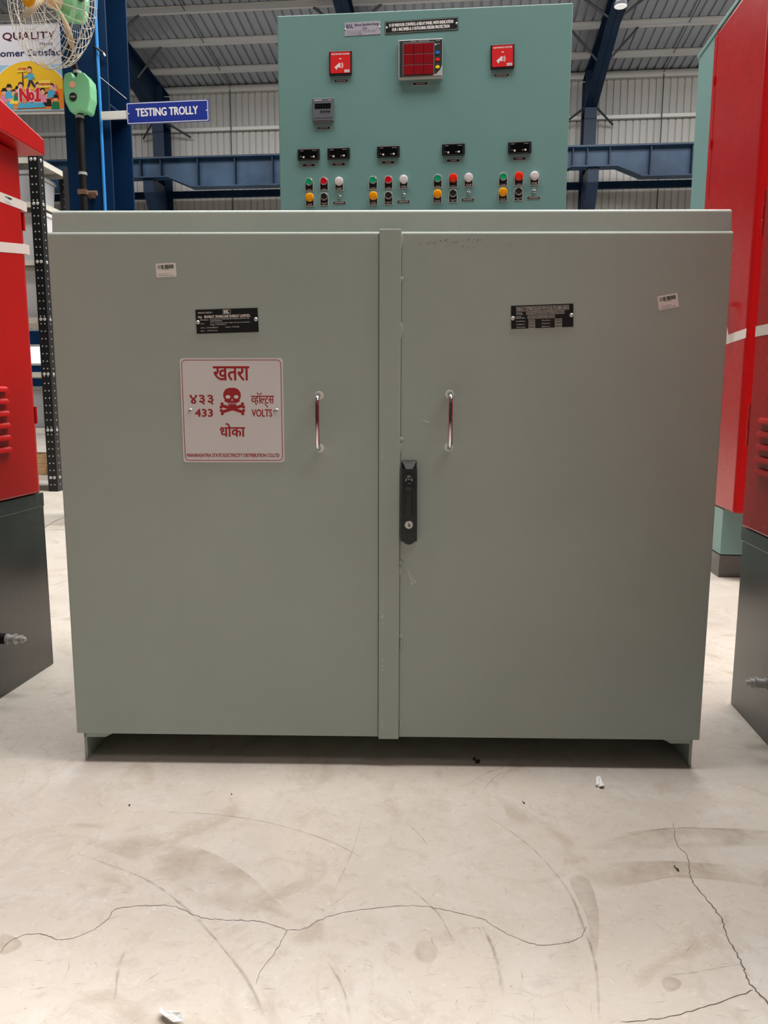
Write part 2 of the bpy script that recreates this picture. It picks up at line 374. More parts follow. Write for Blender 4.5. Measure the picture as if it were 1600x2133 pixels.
def blob(pts, name, soft=.82, sharp=()):
    p0 = [on_floor(*q) for q in pts]; n0 = len(p0); p = []; sh = []
    for i in range(n0):
        a, b, c, d = p0[i - 1], p0[i], p0[(i + 1) % n0], p0[(i + 2) % n0]
        for k in range(4):
            t = k / 4; p.append(.5 * ((2 * b) + (c - a) * t + (2 * a - 5 * b + 4 * c - d) * t * t + (3 * b - a - 3 * c + d) * t ** 3))
            if i in sharp and (k == 0 or (i + 1) in sharp): sh.append(len(p) - 1)
    sharp = sh; c = sum(p, Vector()) / len(p); n = len(p); m_ = [c + (q - c) * (soft if i not in sharp else .97) for i, q in enumerate(p)]
    vs_ = [(c.x, c.y, .0002)] + [(q.x, q.y, .0002) for q in m_] + [(q.x, q.y, .0002) for q in p]
    fs = [(0, 1 + i, 1 + (i + 1) % n) for i in range(n)] + [(1 + i, 1 + n + i, 1 + n + (i + 1) % n, 1 + (i + 1) % n) for i in range(n)]
    o = MB().add(vs_, fs).build(name, 'stain', fl); set_fade(o, [.55] + [1] * n + [0] * n)
blob([(180, 1755), (240, 1738), (330, 1742), (420, 1768), (470, 1790), (530, 1830), (580, 1880), (640, 1928), (560, 1905), (470, 1900), (400, 1880), (340, 1840), (260, 1790)], 'stain', .7, (3, 4, 5, 6))
blob([(1185, 1832), (1225, 1828), (1248, 1900), (1245, 1985), (1232, 1990), (1222, 1910)], 'stain', .9, (0, 5))
blob([(1185, 1832), (1260, 1800), (1380, 1793), (1500, 1800), (1640, 1812), (1640, 1850), (1500, 1835), (1380, 1830), (1280, 1850)], 'stain', .5, (1, 2, 3))
blob([(1200, 1770), (1300, 1735), (1420, 1724), (1600, 1730), (1640, 1760), (1500, 1768), (1380, 1770)], 'stain', .5, (1, 2, 3))
blob([(1378, 2042), (1400, 2034), (1420, 2046), (1412, 2062), (1388, 2066)], 'stain', .9)
blob([(868, 1965), (895, 1958), (915, 1975), (905, 2005), (880, 2008), (862, 1990)], 'stain', .8)
blob([(0, 1945), (30, 1950), (48, 1965), (35, 1980), (0, 1990)], 'stain', .8)
# many short random scratches in the surface
rs0 = random.Random(21); vs_, fs, fade = [], [], []
for i in range(520):
    q = on_floor(rs0.uniform(-50, 1650), 1130 + 1020 * rs0.random() ** .8); a_ = rs0.gauss(.2, .9); l_ = rs0.uniform(.006, .045); ww = rs0.uniform(.0004, .0011); d = Vector((math.cos(a_), math.sin(a_), 0)); nn = Vector((-d.y, d.x, 0)); k = len(vs_)
    for t, f in ((-.5, 0), (0, 1), (.5, 0)):
        for sgn in (1, -1): v = q + d * l_ * t + nn * (ww * sgn * (1 if f else .3) + l_ * .06 * (1 - abs(t) * 2)); vs_.append((v.x, v.y, .0003)); fade.append(f * rs0.uniform(.4, 1))
    fs += [(k + 1, k + 3, k + 2, k), (k + 3, k + 5, k + 4, k + 2)]
o = MB().add(vs_, fs).build('hairline_scratches', 'scuff', fl); set_fade(o, fade); o['kind'] = 'stuff'

YW = 18.0
def zy(px, py, Y): return at_y(px, py, Y).z
def xy(px, py, Y): return at_y(px, py, Y).x
ze = zy(1330, 150, YW)                     # roof height at the back wall
SL = .10                                   # roof slope, rising towards the aisle
roof_z = lambda Y: ze + SL * (YW - Y)
def rib_profile(x0, x1, pitch, gap, dep):
    out = []; x = x0
    while x < x1: out += [(x, 0), (x + pitch - gap, 0), (x + pitch - gap * .75, dep), (x + pitch - gap * .25, dep)]; x += pitch
    return out
pr = rib_profile(-13, 13, .147, .036, .028); n = len(pr)
struct(MB().add([(x, YW + d, 0) for x, d in pr] + [(x, YW + d, ze + .02) for x, d in pr], [(i, i + 1, n + i + 1, n + i) for i in range(n - 1)]).build('wall_back', 'wall_sheet'))
pr = rib_profile(-13, 13, .175, .05, .04); n = len(pr); YR = 10.5
struct(MB().add([(x, YW + .1, roof_z(YW + .1) + d) for x, d in pr] + [(x, YR, roof_z(YR) + d) for x, d in pr], [(n + i, n + i + 1, i + 1, i) for i in range(n - 1)]).build('ceiling', 'roof_sheet'))
trim_n = [0]
def trim(mb, m):
    trim_n[0] += 1; return struct(mb.build('trim_%d' % trim_n[0], m))
trim(MB().box(-13, 13, YW - .12, YW - .01, ze - .14, ze - .012), 'purlin')       # eave strut
pY = []
for (py0, py1) in ((103, 120), (38, 58)):
    # bottom edge of a purlin, on the plane .18 below the roof
    q = hit(1330, py1, (0, YW, ze - .13), (0, SL, 1)); pY.append(q.y)
dp = pY[0] - pY[1]
Ys = [pY[0], pY[1], pY[1] - dp, pY[1] - 2 * dp, pY[1] - 3 * dp]
for Y in Ys:
    z = roof_z(Y) - .004
    trim(MB().box(-13, 13, Y - .004, Y, z - .125, z).box(-13, 13, Y - .05, Y - .004, z - .006, z).box(-13, 13, Y - .05, Y - .004, z - .125, z - .119), 'purlin')
for (a, b) in (((300, 272), (1400, 238)),):
    z = zy(1330, 241, YW - .1); trim(MB().box(-13, 13, YW - .1, YW - .01, z - .04, z + .03), 'purlin')
zg = zy(1400, 383, 17.7); trim(MB().box(-13, 13, 17.66, 17.76, zg - .07, zg + .07), 'navy_steel')
for px in (481, 1378):
    X = xy(px, 250, YW - .12); mb = MB().cyl((X, YW - .13, .1), (X, YW - .13, ze - .1), .010, 6)
    for Y0, Y1 in zip([YW - .13] + Ys, Ys): mb.cyl((X, Y0 - .001, roof_z(Y0) - .07), (X, Y1 + .001, roof_z(Y1) - .07), .008, 6)
    trim(mb, 'dark_rod')
# low door leaf and window far behind the rack
p0, p1 = at_y(20, 690, YW - .02), at_y(120, 800, YW - .02)
dr = struct(MB().box(p0.x - .6, p1.x + .4, YW - .06, YW - .012, 0, p0.z).build('door_1', 'blue_steel'))
p0, p1 = at_y(62, 722, YW - .08), at_y(90, 750, YW - .08)
wi = struct(MB().box(p0.x - .25, p1.x, YW - .075, YW - .065, p1.z - .08, p0.z).build('window_1', 'daylight'))
MB().box(p0.x - .29, p1.x + .04, YW - .09, YW - .061, p0.z, p0.z + .05).box(p0.x - .29, p1.x + .04, YW - .09, YW - .061, p1.z - .13, p1.z - .08).box(p1.x, p1.x + .04, YW - .09, YW - .061, p1.z - .08, p0.z).box(p0.x - .29, p0.x - .25, YW - .09, YW - .061, p1.z - .08, p0.z).build('window_frame', 'purlin', wi)

# ------------------------------------------------------------------ portal frames and crane girder along the back wall
YC = 17.35                                  # front flange of the columns
gt, gb = zy(1350, 307, 16.75), zy(1350, 368, 16.75)
gbe = zy(1240, 348, 16.75)                   # shallower over the corbels
ztie = zy(1230, 215, YC)
def portal(loc, label):
    t = thing('portal_frame', label, 'steel frame', loc, 0, 'blue portal frames along the back wall')
    fw, D = .25, .45
    mb = MB().box(-fw / 2, fw / 2, 0, .016, 0, ze - .25).box(-fw / 2, fw / 2, D - .016, D, 0, ze - .25).box(-.006, .006, .016, D - .016, 0, ze - .25)
    mb.build('column', 'navy_steel', t)
    # rafter: rises towards the aisle, deep haunch at the column
    def rz_(y): return roof_z(YC + y) - .23
    L = -6.5
    dep = lambda y: .32 + .42 * max(0, 1 - (-y) / 2.2)
    ys = [D, 0, -.7, -1.5, -2.2, L]
    mb = MB()
    for a, b in zip(ys, ys[1:]):
        ta, tb = rz_(a), rz_(b); da, db = dep(min(a, 0)), dep(min(b, 0))
        mb.hexa([(-fw / 2, b, tb - .014), (fw / 2, b, tb - .014), (fw / 2, a, ta - .014), (-fw / 2, a, ta - .014), (-fw / 2, b, tb), (fw / 2, b, tb), (fw / 2, a, ta), (-fw / 2, a, ta)])
        mb.hexa([(-fw / 2, b, tb - db), (fw / 2, b, tb - db), (fw / 2, a, ta - da), (-fw / 2, a, ta - da), (-fw / 2, b, tb - db + .016), (fw / 2, b, tb - db + .016), (fw / 2, a, ta - da + .016), (-fw / 2, a, ta - da + .016)])
        mb.hexa([(-.006, b, tb - db), (.006, b, tb - db), (.006, a, ta - da), (-.006, a, ta - da), (-.006, b, tb), (.006, b, tb), (.006, a, ta), (-.006, a, ta)])
    mb.box(-fw / 2, fw / 2, -.02, 0, rz_(0) - .95, rz_(0))
    mb.build('rafter', 'navy_steel', t)
    for Y in Ys:                              # knee braces from the bottom flange up to the purlins
        y = Y - YC
        if y > -.2: continue
        for s in (-1, 1):
            MB().tube([(s * .11, y - .03, rz_(y) - dep(y) + .05), (s * .62, y - .03, roof_z(Y) - .13)], .022, 6).build('brace', 'dark_rod', t)
    for s in (-1, 1):                         # braces from the column out to the wall girt
        MB().tube([(s * .12, .05, zy(1230, 222, YC)), (s * .55, YW - YC - .12, zy(1230, 241, YC) - .02)], .022, 6).build('brace', 'dark_rod', t)
    cb = MB().prism([(0, gbe - .022), (-.66, gbe - .022), (-.66, gbe - .30), (-.22, gbe - .95), (0, gbe - 1.05)], 'x', -.11, .11)
    cb.build('corbel', 'navy_steel', t)
    return t
cx = [xy(px, 300, YC) for px in (330, 757, 1228)]
pf = portal((cx[0], YC, 0), 'blue portal frame on back wall behind the testing trolly sign')
dup(pf, (cx[1], YC, 0), 'blue portal frame on back wall whose rafter shows above the teal panel top')
dup(pf, (cx[2], YC, 0), 'blue portal frame on back wall between teal panel and red cabinet')
cg = thing('crane_girder', 'long navy crane girder with stiffeners running along the back wall on corbels', 'girder', (0, 16.75, 0))
mb = MB(); xs = [-13] + [v for c in cx for v in (c - .95, c - .45, c + .45, c + .95)] + [13]
bot = [gb] + [v for c in cx for v in (gb, gbe, gbe, gb)] + [gb]
mb.prism([(x, z) for x, z in zip(xs, bot)] + [(13, gt), (-13, gt)], 'y', -.008, .008)
mb.box(-13, 13, -.16, .16, gt, gt + .02)
for (xa, za), (xb, zb) in zip(list(zip(xs, bot)), list(zip(xs, bot))[1:]):
    mb.hexa([(xa, -.14, za - .02), (xb, -.14, zb - .02), (xb, .14, zb - .02), (xa, .14, za - .02), (xa, -.14, za), (xb, -.14, zb), (xb, .14, zb), (xa, .14, za)])
mb.build('web_and_flanges', 'girder', cg)
for c in cx:
    for o_, in ((-.42,), (-.14,), (.3,), (1.1,), (1.9,), (2.7,), (3.5,)):
        MB().box(c + o_ - .012, c + o_ + .012, -.13, -.0085, gbe if abs(o_) < .45 else gb, gt).build('stiffener', 'navy_steel', cg)
MB().box(-13, 13, -.035, .035, gt + .02, gt + .07).build('rail', 'dark_rod', cg)

# high bay lamp under the right rafter
lp = at_y(1293, 13, 13.2)
la = thing('high_bay_lamp', 'round white high bay lamp hanging beside the rafter', 'lamp', (lp.x, lp.y, lp.z))
MB().lathe((0, 0, 0), (0, 0, 1), [(0, .10), (.04, .105), (.09, .07), (.15, .05)], 28).build('housing', 'dark_rod', la)
MB().lathe((0, 0, -.012), (0, 0, 1), [(0, .08), (.008, .094), (.012, .096)], 28).build('diffuser', 'lamp_glass', la)
MB().cyl((0, 0, .15), (0, 0, roof_z(13.2) - lp.z), .012, 8).build('hanger', 'dark_rod', la)

# ------------------------------------------------------------------ teal relay panel
YP = 3.30
pl, prt = at_y(580.5, 235, YP), at_y(1186.5, 220, YP)
PW = prt.x - pl.x; PX = (prt.x + pl.x) / 2
PH = (zy(577, 33, YP) + zy(1190, 5.5, YP)) / 2
rp = thing('relay_panel', 'tall teal control and relay panel with red annunciator and push buttons behind grey box', 'control panel', (PX, YP, 0))
FP = Face((PX, YP, 0), 0)
MB().box(-PW / 2, PW / 2, 0, .75, .1, PH).build('body', 'teal', rp, .004)
MB().box(-PW / 2 + .01, PW / 2 - .01, .02, .73, 0, .1).build('base_frame', 'black_base', rp)
a = FP.front(650, 22); MB().prism([(a[0] - .02, PH), (a[0] + .02, PH), (a[0] + .01, PH + .035)], 'y', .1, .108).build('lifting_lug', 'primer', rp)
for px in (613, 746, 1020, 1150):
    a = FP.front(px, 15); MB().lathe((a[0], .05, PH), (a[0], .05, PH + .01), [(0, .011), (.006, .011), (.008, .004)], 12).build('bolt', 'zinc', rp)
def fr(px0, py0, px1, py1, y=0):
    (a, b), (c, d) = FP.front(px0, py0, y), FP.front(px1, py1, y); return a, c, d, b      # u0,u1,v0,v1
def cpt(px, py): return FP.front(px, py)
# each device is laid out about its own centre with this shift
def at(px, py, dz=0):
    u, v = cpt(px, py); return (lambda p: (u + p[0], p[1], v + p[2]))
def strip_label(px, py, wd, txt, hgt=.0125, name='label_strip'):
    T = at(px, py); mb = MB(T)
    o = mb.use('grey_frame').rect(-wd / 2, wd / 2, -hgt / 2, hgt / 2, .0010, .001).build(name, None, rp)
    MB(T).use('black').rect(-wd / 2 + .0018, wd / 2 - .0018, -hgt / 2 + .0018, hgt / 2 - .0018, .0014).build('ink_field', None, o)
    MB(T).use('offwhite').textc(txt, 0, -.0017, .0017, .0019, .0001, wd * .72).build('lettering', None, o)
    return o
U = lambda px: px * YP / FPX * .955           # metres per photo pixel on the panel face
# top plates
T, pw, ph = FP.plate((717, 47), (792.6, 44), (792.6, 71.6), (719, 75))
o = MB(T).rect(-pw / 2, pw / 2, -ph / 2, ph / 2, .0012, .0012).build('maker_plate', 'silver_label', rp)
mb = MB(T).use('navy_text'); d = .0014
mb.text('BSL', -pw * .45, -pw * .25, ph * .08, ph * .36, d, .0005)
mb.text('Bharat Sparkline Energy', -pw * .21, pw * .46, ph * .14, ph * .38, d, .0003); mb.textc('Ltd', pw * .06, -ph * .08, ph * .1, d, .0002)
for i, s in enumerate(('G No. 11/1, Wani Industrial Nagar Nagpur Chandrapur', 'Road, Buti Bori, Nagpur - 441122 Maharashtra', 'Tel.: +91-712-2546000')):
    k = (.86, .8, .42)[i]; mb.text(s, -pw * .43, -pw * .43 + pw * k, -ph * .21 - i * ph * .12, -ph * .13 - i * ph * .12, d)
mb.build('lettering', None, o)
for s in (-1, 1): MB(T).lathe((s * pw * .48, -.0012, 0), (s * pw * .48, -.004, 0), [(0, .0035), (.001, .0035), (.0022, .001)], 12).build('screw', 'zinc', o)
T, pw, ph = FP.plate((801.6, 44.4), (954.6, 36.6), (955, 63.4), (802.4, 70.6))
o = MB(T).use('black').rect(-pw / 2, pw / 2, -ph / 2, ph / 2, .0015, .0015).use('grey_frame').frame(-pw / 2 + .002, pw / 2 - .002, -ph / 2 + .002, ph / 2 - .002, .001, .0012, .0017).build('title_plate', None, rp)
mb = MB(T).use('white'); mb.text('11 KV INDOOR CONTROL & RELAY PANEL WITH INDICATION', -pw * .44, pw * .43, ph * .05, ph * .30, .0018, .0007)
mb.text('FOR 1 INCOMER & 3 OUTGOING FEEDER PROTECTION', -pw * .40, pw * .38, -ph * .30, -ph * .05, .0018, .0007); mb.build('lettering', None, o)
for s in (-1, 1): MB(T).lathe((s * pw * .475, -.0015, 0), (s * pw * .475, -.005, 0), [(0, .004), (.001, .004), (.0025, .001)], 12).build('screw', 'zinc', o)
# hooters
def hooter(c, label, txt):
    T, pw, ph = FP.plate(*c)
    o = MB(T).box(-pw / 2, pw / 2, -.010, 0, -ph / 2, ph / 2).build('electronic_hooter', 'black', rp, .003, label=label)
    MB(T).rrect(-pw * .44, pw * .44, -ph * .42, ph * .44, .003, .0112, .001).build('red_face', 'hooter_red', o)
    mb = MB(T).use('white'); d = .0116
    mb.text('ELECTRONIC HOOTER', -pw * .38, pw * .40, ph * .32, ph * .375, d, .0004)
    mb.rrect(-pw * .05, pw * .05, ph * .14, ph * .18, .001, d)
    # loudspeaker mark
    X = -pw * .1; Z = -ph * .14; k = pw
    mb.poly([(X - .17 * k, Z - .05 * k), (X - .08 * k, Z + .03 * k), (X + .06 * k, Z + .14 * k), (X + .10 * k, Z + .12 * k), (X + .10 * k, Z - .07 * k), (X + .04 * k, Z - .05 * k), (X - .04 * k, Z - .06 * k), (X - .05 * k, Z - .14 * k), (X - .10 * k, Z - .13 * k), (X - .12 * k, Z - .07 * k)], d)
    for r in (.12, .17):
        mb.poly([(X + .06 * k + r * k * math.cos(R(a_)), Z + .03 * k + r * k * math.sin(R(a_))) for a_ in range(-50, 51, 20)] + [(X + .06 * k + (r - .025) * k * math.cos(R(a_)), Z + .03 * k + (r - .025) * k * math.sin(R(a_))) for a_ in range(50, -51, -20)], d)
    mb.rect(pw * .18, pw * .40, -ph * .40, -ph * .29, d); mb.build('lettering', None, o)
    MB(T).use('navy_text').text('ALAN', pw * .21, pw * .37, -ph * .37, -ph * .32, .0122).build('badge_text', None, o)
hooter(((686, 108), (733.4, 106.6), (733.4, 158), (687, 159.4)), 'red faced hooter nearest the maker plate', '')
strip_label(710.8, 168.5, U(29), 'ELECTRONIC BELL')
hooter(((1022, 95), (1071.4, 92), (1071.4, 144), (1022, 146.6)), 'red faced hooter to the right of the annunciator', '')
strip_label(1045, 157, U(30), 'ELECTRONIC HOOTER')
# annunciator
T, pw, ph = FP.plate((830, 87.4), (922.4, 83), (922, 165.6), (831, 167.6))
an = MB(T).box(-pw / 2, pw / 2, -.018, 0, -ph / 2, ph / 2).build('annunciator', 'grey_frame', rp, .003, label='square alarm annunciator with nine red windows')
MB(T).rect(-pw * .47, pw * .49, -ph * .455, ph * .46, .0195, .0016).build('black_face', 'black_matte', an)
gu0, gu1, gv0, gv1 = -pw * .375, pw * .295, -ph * .42, ph * .39; cw, chh = (gu1 - gu0) / 3, (gv1 - gv0) / 3
for i in range(3):
    for j in range(3):
        MB(T).box(gu0 + i * cw + .0012, gu0 + (i + 1) * cw - .0012, -.0225, -.0190, gv0 + j * chh + .0012, gv0 + (j + 1) * chh - .0012).build('alarm_window', 'ann_red', an, .0008)
MB(T).use('grey_frame').frame(gu0 - .003, gu1 + .003, gv0 - .004, gv1 + .004, .004, .0012, .0202).build('window_border', None, an)
for v, m, lab in ((ph * .13, 'btn_blue', 'blue key'), (-ph * .045, 'btn_red_', 'red key'), (-ph * .235, 'btn_yellow', 'yellow key')):
    m = 'lens_bright_red' if m == 'btn_red_' else m
    MB(T).use(m).poly([(pw * .39 + .0085 * math.cos(2 * math.pi * i / 20), v + .0062 * math.sin(2 * math.pi * i / 20)) for i in range(20)], .0208, .0014).build('key', None, an, label=lab)
mb = MB(T).use('white'); mb.text('ALIANCE', -pw * .22, -pw * .10, ph * .425, ph * .445, .0202); mb.text('ANNUNCIATOR', -pw * .04, pw * .2, ph * .425, ph * .445, .0202)
mb.text('ANN-09', pw * .34, pw * .44, ph * .425, ph * .445, .0202); mb.disc(pw * .345, ph * .335, .003, .0202)
mb.text('POWER ON', pw * .37, pw * .43, ph * .34, ph * .36, .0202); mb.build('lettering', None, an)
MB(T).use('grey_frame').poly([(pw * .49, -ph * .18), (pw * .45, -ph * .30), (pw * .37, -ph * .40), (pw * .25, -ph * .455), (pw * .49, -ph * .455)], .0201).build('corner_badge', None, an)
strip_label(875.7, 174.5, U(31), 'ANNUNCIATOR')
# frequency meter
T, pw, ph = FP.plate((651.5, 206.5), (696, 205), (696.5, 255), (652, 256.5))
fm = MB(T).box(-pw / 2, pw / 2, -.012, 0, -ph / 2, ph / 2).build('frequency_meter', 'meter_grey', rp, .003, label='square grey meter below the first hooter')
MB(T).rect(-pw * .38, pw * .36, ph * .05, ph * .26, .0126, .001).build('display', 'display', fm)
mb = MB(T).use('white'); mb.text('ELMEASURE', -pw * .40, -pw * .06, ph * .38, ph * .42, .0124, .0003); mb.text('E 10', pw * .24, pw * .38, ph * .38, ph * .42, .0124, .0002)
mb.build('lettering', None, fm)
MB(T).use('black').text('8 8 8 8 8', -pw * .30, pw * .28, ph * .09, ph * .22, .0128).build('digit_segments', None, fm)
for i in range(4): MB(T).use('black').rrect(-pw * .115 + i * pw * .12, -pw * .035 + i * pw * .12, -ph * .10, -ph * .04, .001, .0135, .0015).build('key', None, fm)
MB(T).box(-pw * .46, pw * .46, -.0135, -.011, -ph * .44, -ph * .40).box(-pw * .42, pw * .42, -.0128, -.011, -ph * .33, -ph * .30).build('bottom_ridge', 'meter_grey', fm)
strip_label(674.3, 266.8, U(28), 'FREQUENCY METER')
# ammeters and voltmeter
def meter(c, name, lab, lpx, txt):
    T, pw, ph = FP.plate(*c)
    o = MB(T).box(-pw / 2, pw / 2, -.010, 0, -ph / 2, ph / 2).build(name, 'black', rp, .004, label=lab)
    MB(T).rrect(-pw * .39, pw * .39, -ph * .38, ph * .34, .003, .0112, .001).build('display', 'display', o)
    mb = MB(T).use('offwhite')
    mb.text('ELITE', -pw * .36, -pw * .22, ph * .25, ph * .30, .0116); mb.text('EM 1096', pw * .18, pw * .36, ph * .25, ph * .30, .0116)
    mb.rrect(-pw * .26, -pw * .18, -ph * .33, -ph * .19, .001, .0116); mb.rrect(pw * .20, pw * .28, -ph * .30, -ph * .16, .001, .0116)
    mb.text('SET', -pw * .36, -pw * .30, -ph * .24, -ph * .19, .0116); mb.text('A mA', pw * .09, pw * .17, -ph * .27, -ph * .20, .0116); mb.build('lettering', None, o)
    strip_label(*lpx, U(27.5), txt)
meter(((620.6, 311), (666.6, 309.5), (666.6, 334), (621, 335.4)), 'ammeter', 'black meter at the incomer end of the row', (643.5, 344.3), 'AMMETER')
meter(((682.5, 309), (729.4, 307), (729.4, 332), (683, 333.5)), 'voltmeter', 'black meter second in the row', (705.7, 342.5), 'VOLTMETER')
meter(((785.6, 305), (833, 303.5), (833, 328.6), (786, 330)), 'ammeter', 'black meter above the second button group', (808.5, 338.5), '1 AMMETER')
meter(((920.7, 300), (968.5, 298.5), (968.5, 324.3), (921, 325.7)), 'ammeter', 'black meter above the third button group', (944.2, 334.6), '2 AMMETER')
meter(((1058, 296), (1106.9, 294.5), (1106.9, 320.5), (1058.4, 322)), 'ammeter', 'black meter above the last button group', (1082, 330.5), '3 AMMETER')
# buttons and lamps on legend plates
def legend(px, py, kind, lines, color, grp):
    T = at(px, py); pw2, top, botm = U(9.3), U(9.8), -U(18.2)
    out = [(pw2, botm), (pw2, 0)] + [(pw2 * math.cos(R(a_)), top * math.sin(R(a_))) for a_ in range(15, 180, 15)] + [(-pw2, 0), (-pw2, botm)]
    inn = [(u * .84, v * .9 if v > 0 else v + (.0028 if v < -.01 else 0)) for u, v in out]
    lamp = kind == 'lamp'
    nm = {'lamp': 'indicator_lamp', 'push': 'push_button', 'dark': 'push_button'}[kind]
    o = MB(T).use('grey_frame').poly(out, .0012, .0012).use('black').poly(inn, .0015).build(nm, None, rp, label='%s %s on black legend plate' % (color[1], nm.replace('_', ' ')))
    c = (0, -.0015, 0)
    r = U(8.2) if lamp else U(7.0)
    MB(T).lathe((0, -.0015, 0), (0, -1, 0), [(0, r * 1.06), (.005, r * 1.06), (.006, r * .98)], 28).build('bezel', 'silver' if not lamp else color[0], o)
    if lamp:
        MB(T).lathe((0, -.006, 0), (0, -1, 0), [(0, r), (.006, r), (.0095, r * .86), (.011, r * .5), (.0113, 0)], 28).build('lens', color[0], o)
        mb = MB(T).use(color[0])
        for k in range(-3, 4): mb.box(k * r * .24 - .0005, k * r * .24 + .0005, -.0182, -.0155, -r * .6, r * .6)
        mb.build('lens_ribs', None, o)
    else:
        MB(T).lathe((0, -.004, 0), (0, -1, 0), [(0, r * .92), (.005, r * .92), (.006, r * .86), (.0055, r * .7), (.005, 0)], 28).build('cap', color[0], o)
    mb = MB(T).use('offwhite')
    for i, s in enumerate(lines): mb.textc(s, 0, botm + .0042 + (len(lines) - 1 - i) * .0042, botm + .0074 + (len(lines) - 1 - i) * .0042, .0019, .00012, pw2 * 1.5)
    mb.build('lettering', None, o)
GR, RD, BR_, WH, AM, BK = ('lens_green', 'green'), ('lens_red', 'red'), ('lens_bright_red', 'bright red'), ('lens_white', 'clear white'), ('lens_amber', 'amber'), ('black', 'black')
def keylock(px, py, lpx, txt):
    T = at(px, py)
    o = MB(T).lathe((0, 0, 0), (0, -1, 0), [(0, .0075), (.002, .0075), (.003, .006), (.007, .0055), (.0075, .004)], 20).build('toggle_switch', 'silver', rp, label='small chrome toggle above its label strip')
    MB(T).lathe((0, -.007, 0), (0, -.020, .010), [(0, .0022), (.010, .0028), (.015, .0028), (.017, .001)], 12).build('lever', 'silver', o)
    strip_label(*lpx, U(27.5), txt)
groups = [((644, 379.4), (675, 378), (706.5, 378.4), (645.6, 411.6), (675.4, 410), (707.3, 410.7), (707, 422.5), '', RD),
          ((777.2, 375.6), (809.4, 375), (841, 374.3), (778, 408.4), (809.4, 407.5), (840.6, 406.6), (840.7, 420), '1 ', RD),
          ((911.9, 372), (944.3, 371.3), (976.2, 370.4), (911.5, 404.3), (943.8, 403), (976, 402.8), (974.7, 416), '2 ', BR_),
          ((1048.2, 368.5), (1081, 367.6), (1113.4, 366.8), (1047.8, 400.6), (1080.3, 399), (1112.5, 399), (1111.6, 412), '3 ', BR_)]
for gi, (g_, r_, w_, a_, b_, k_, kl, pfx, rc) in enumerate(groups):
    legend(*g_, 'push', [pfx + 'CB OFF'], GR, gi); legend(*r_, 'lamp' if rc is BR_ else 'push', [pfx + 'CB ON'], rc, gi)
    legend(*w_, 'lamp', [pfx + 'CB SPRING', 'CHARGED'], WH, gi); legend(*a_, 'lamp', [pfx + 'TRIP CKT', 'HEALTHY'], AM, gi)
    legend(*b_, 'dark', [pfx + 'CHECK TRIP', 'CKT'], BK, gi); keylock(*k_, kl, pfx + 'ANNUNCI. RESET/ACCEPT')

# ------------------------------------------------------------------ main grey-green distribution box
BY = PSI - R(1.138)
c2 = Matrix.Rotation(PSI, 4, 'Z') @ Vector((.00545, 1.66239, 0))
BW, ZB, ZT, BD = 1.419, .071, 1.1756, .72
db = thing('distribution_box', 'wide grey-green two-door distribution box with square danger plate standing on concrete floor', 'electrical cabinet', (c2.x, c2.y, 0), BY)
FB = Face((c2.x, c2.y, 0), BY)
xs0 = FB.front(789.5, 900)[0]; xs1 = FB.front(834, 900)[0]
hw = BW / 2
MB().box(-hw + .012, hw - .012, .026, BD, ZB + .006, ZT - .01).build('body', 'box_paint', db, .003)
zh = FB.front(800, 438.5, .03)[1]
def rolled(z0, z1, y0t, y0b, y1, r=.007):
    return [(y1, z0), (y1, z1)] + [(y0t + r - r * math.sin(R(t)), z1 - r + r * math.cos(R(t))) for t in range(0, 91, 15)] + [(y0b, z0)]
dl = MB().prism(rolled(ZB, ZT, 0, 0, .024), 'x', -hw, xs1 - .004).build('door', 'box_paint', db, .002)
MB().prism(rolled(ZT - .03, zh, .019, .013, BD, .008), 'x', -hw + .004, hw + .002).build('hood', 'box_paint', db, .002)
drr = MB().prism(rolled(ZB, ZT, 0, 0, .024), 'x', xs1 - .002, hw).build('door', 'box_paint', db, .002)
za, zb_ = FB.front(812, 477.5)[1], FB.front(812, 1538)[1]
ast = MB().box(xs0, xs1, -.005, -.0002, zb_, za).build('overlap_strip', 'box_paint', db, .0018)
for s in (-1, 1):                                    # angle-section feet running front to back
    x0 = s * (hw - .008)
    MB().box(x0, x0 - s * .007, .018, BD - .02, 0, ZB + .004).build('foot_angle', 'box_paint', db, .001)
    pz = [(x0, ZB + .002), (x0, ZB - .017), (x0 - s * .050, ZB - .017), (x0 - s * .070, ZB - .006), (x0 - s * .070, ZB + .002)]
    MB().prism(pz[::s], 'y', .018, BD - .02).build('foot_flange', 'box_paint', db, .001)
    xq = x0 - s * .055
    if s > 0: MB().box(-hw + .02, hw - .02, BD - .03, BD - .022, .004, ZB + .004).build('added_rear_skirt', 'box_paint', db)  # unseen strip, added to keep light from getting under the box
x0, z0 = xs0, zb_
MB().box(xs0 - .0014, xs0 + .001, -.0004, -.0001, ZB + .004, ZT - .006).box(xs1 - .001, xs1 + .001, -.0004, -.0001, ZB + .004, ZT - .006).build('seam_shade', 'dirt_and_shade', db, label='dark painted shade line beside the strip')  # painted shade lines for the shadow gaps at both strip edges
# putty blobs along the strip's right edge
for py, hgt, wd in ((500, .032, .005), (581, .009, .006), (688, .034, .005), (915, .010, .006), (932, .022, .004), (1171, .012, .005), (1188, .022, .006), (1325, .010, .005), (1340, .03, .003), (1508, .026, .005)):
    x, z = FB.front(835.5, py); MB().ball((x, -.0008, z), 1, 12, wd, .0022, hgt / 2).build('weld_bead', 'box_paint', db)
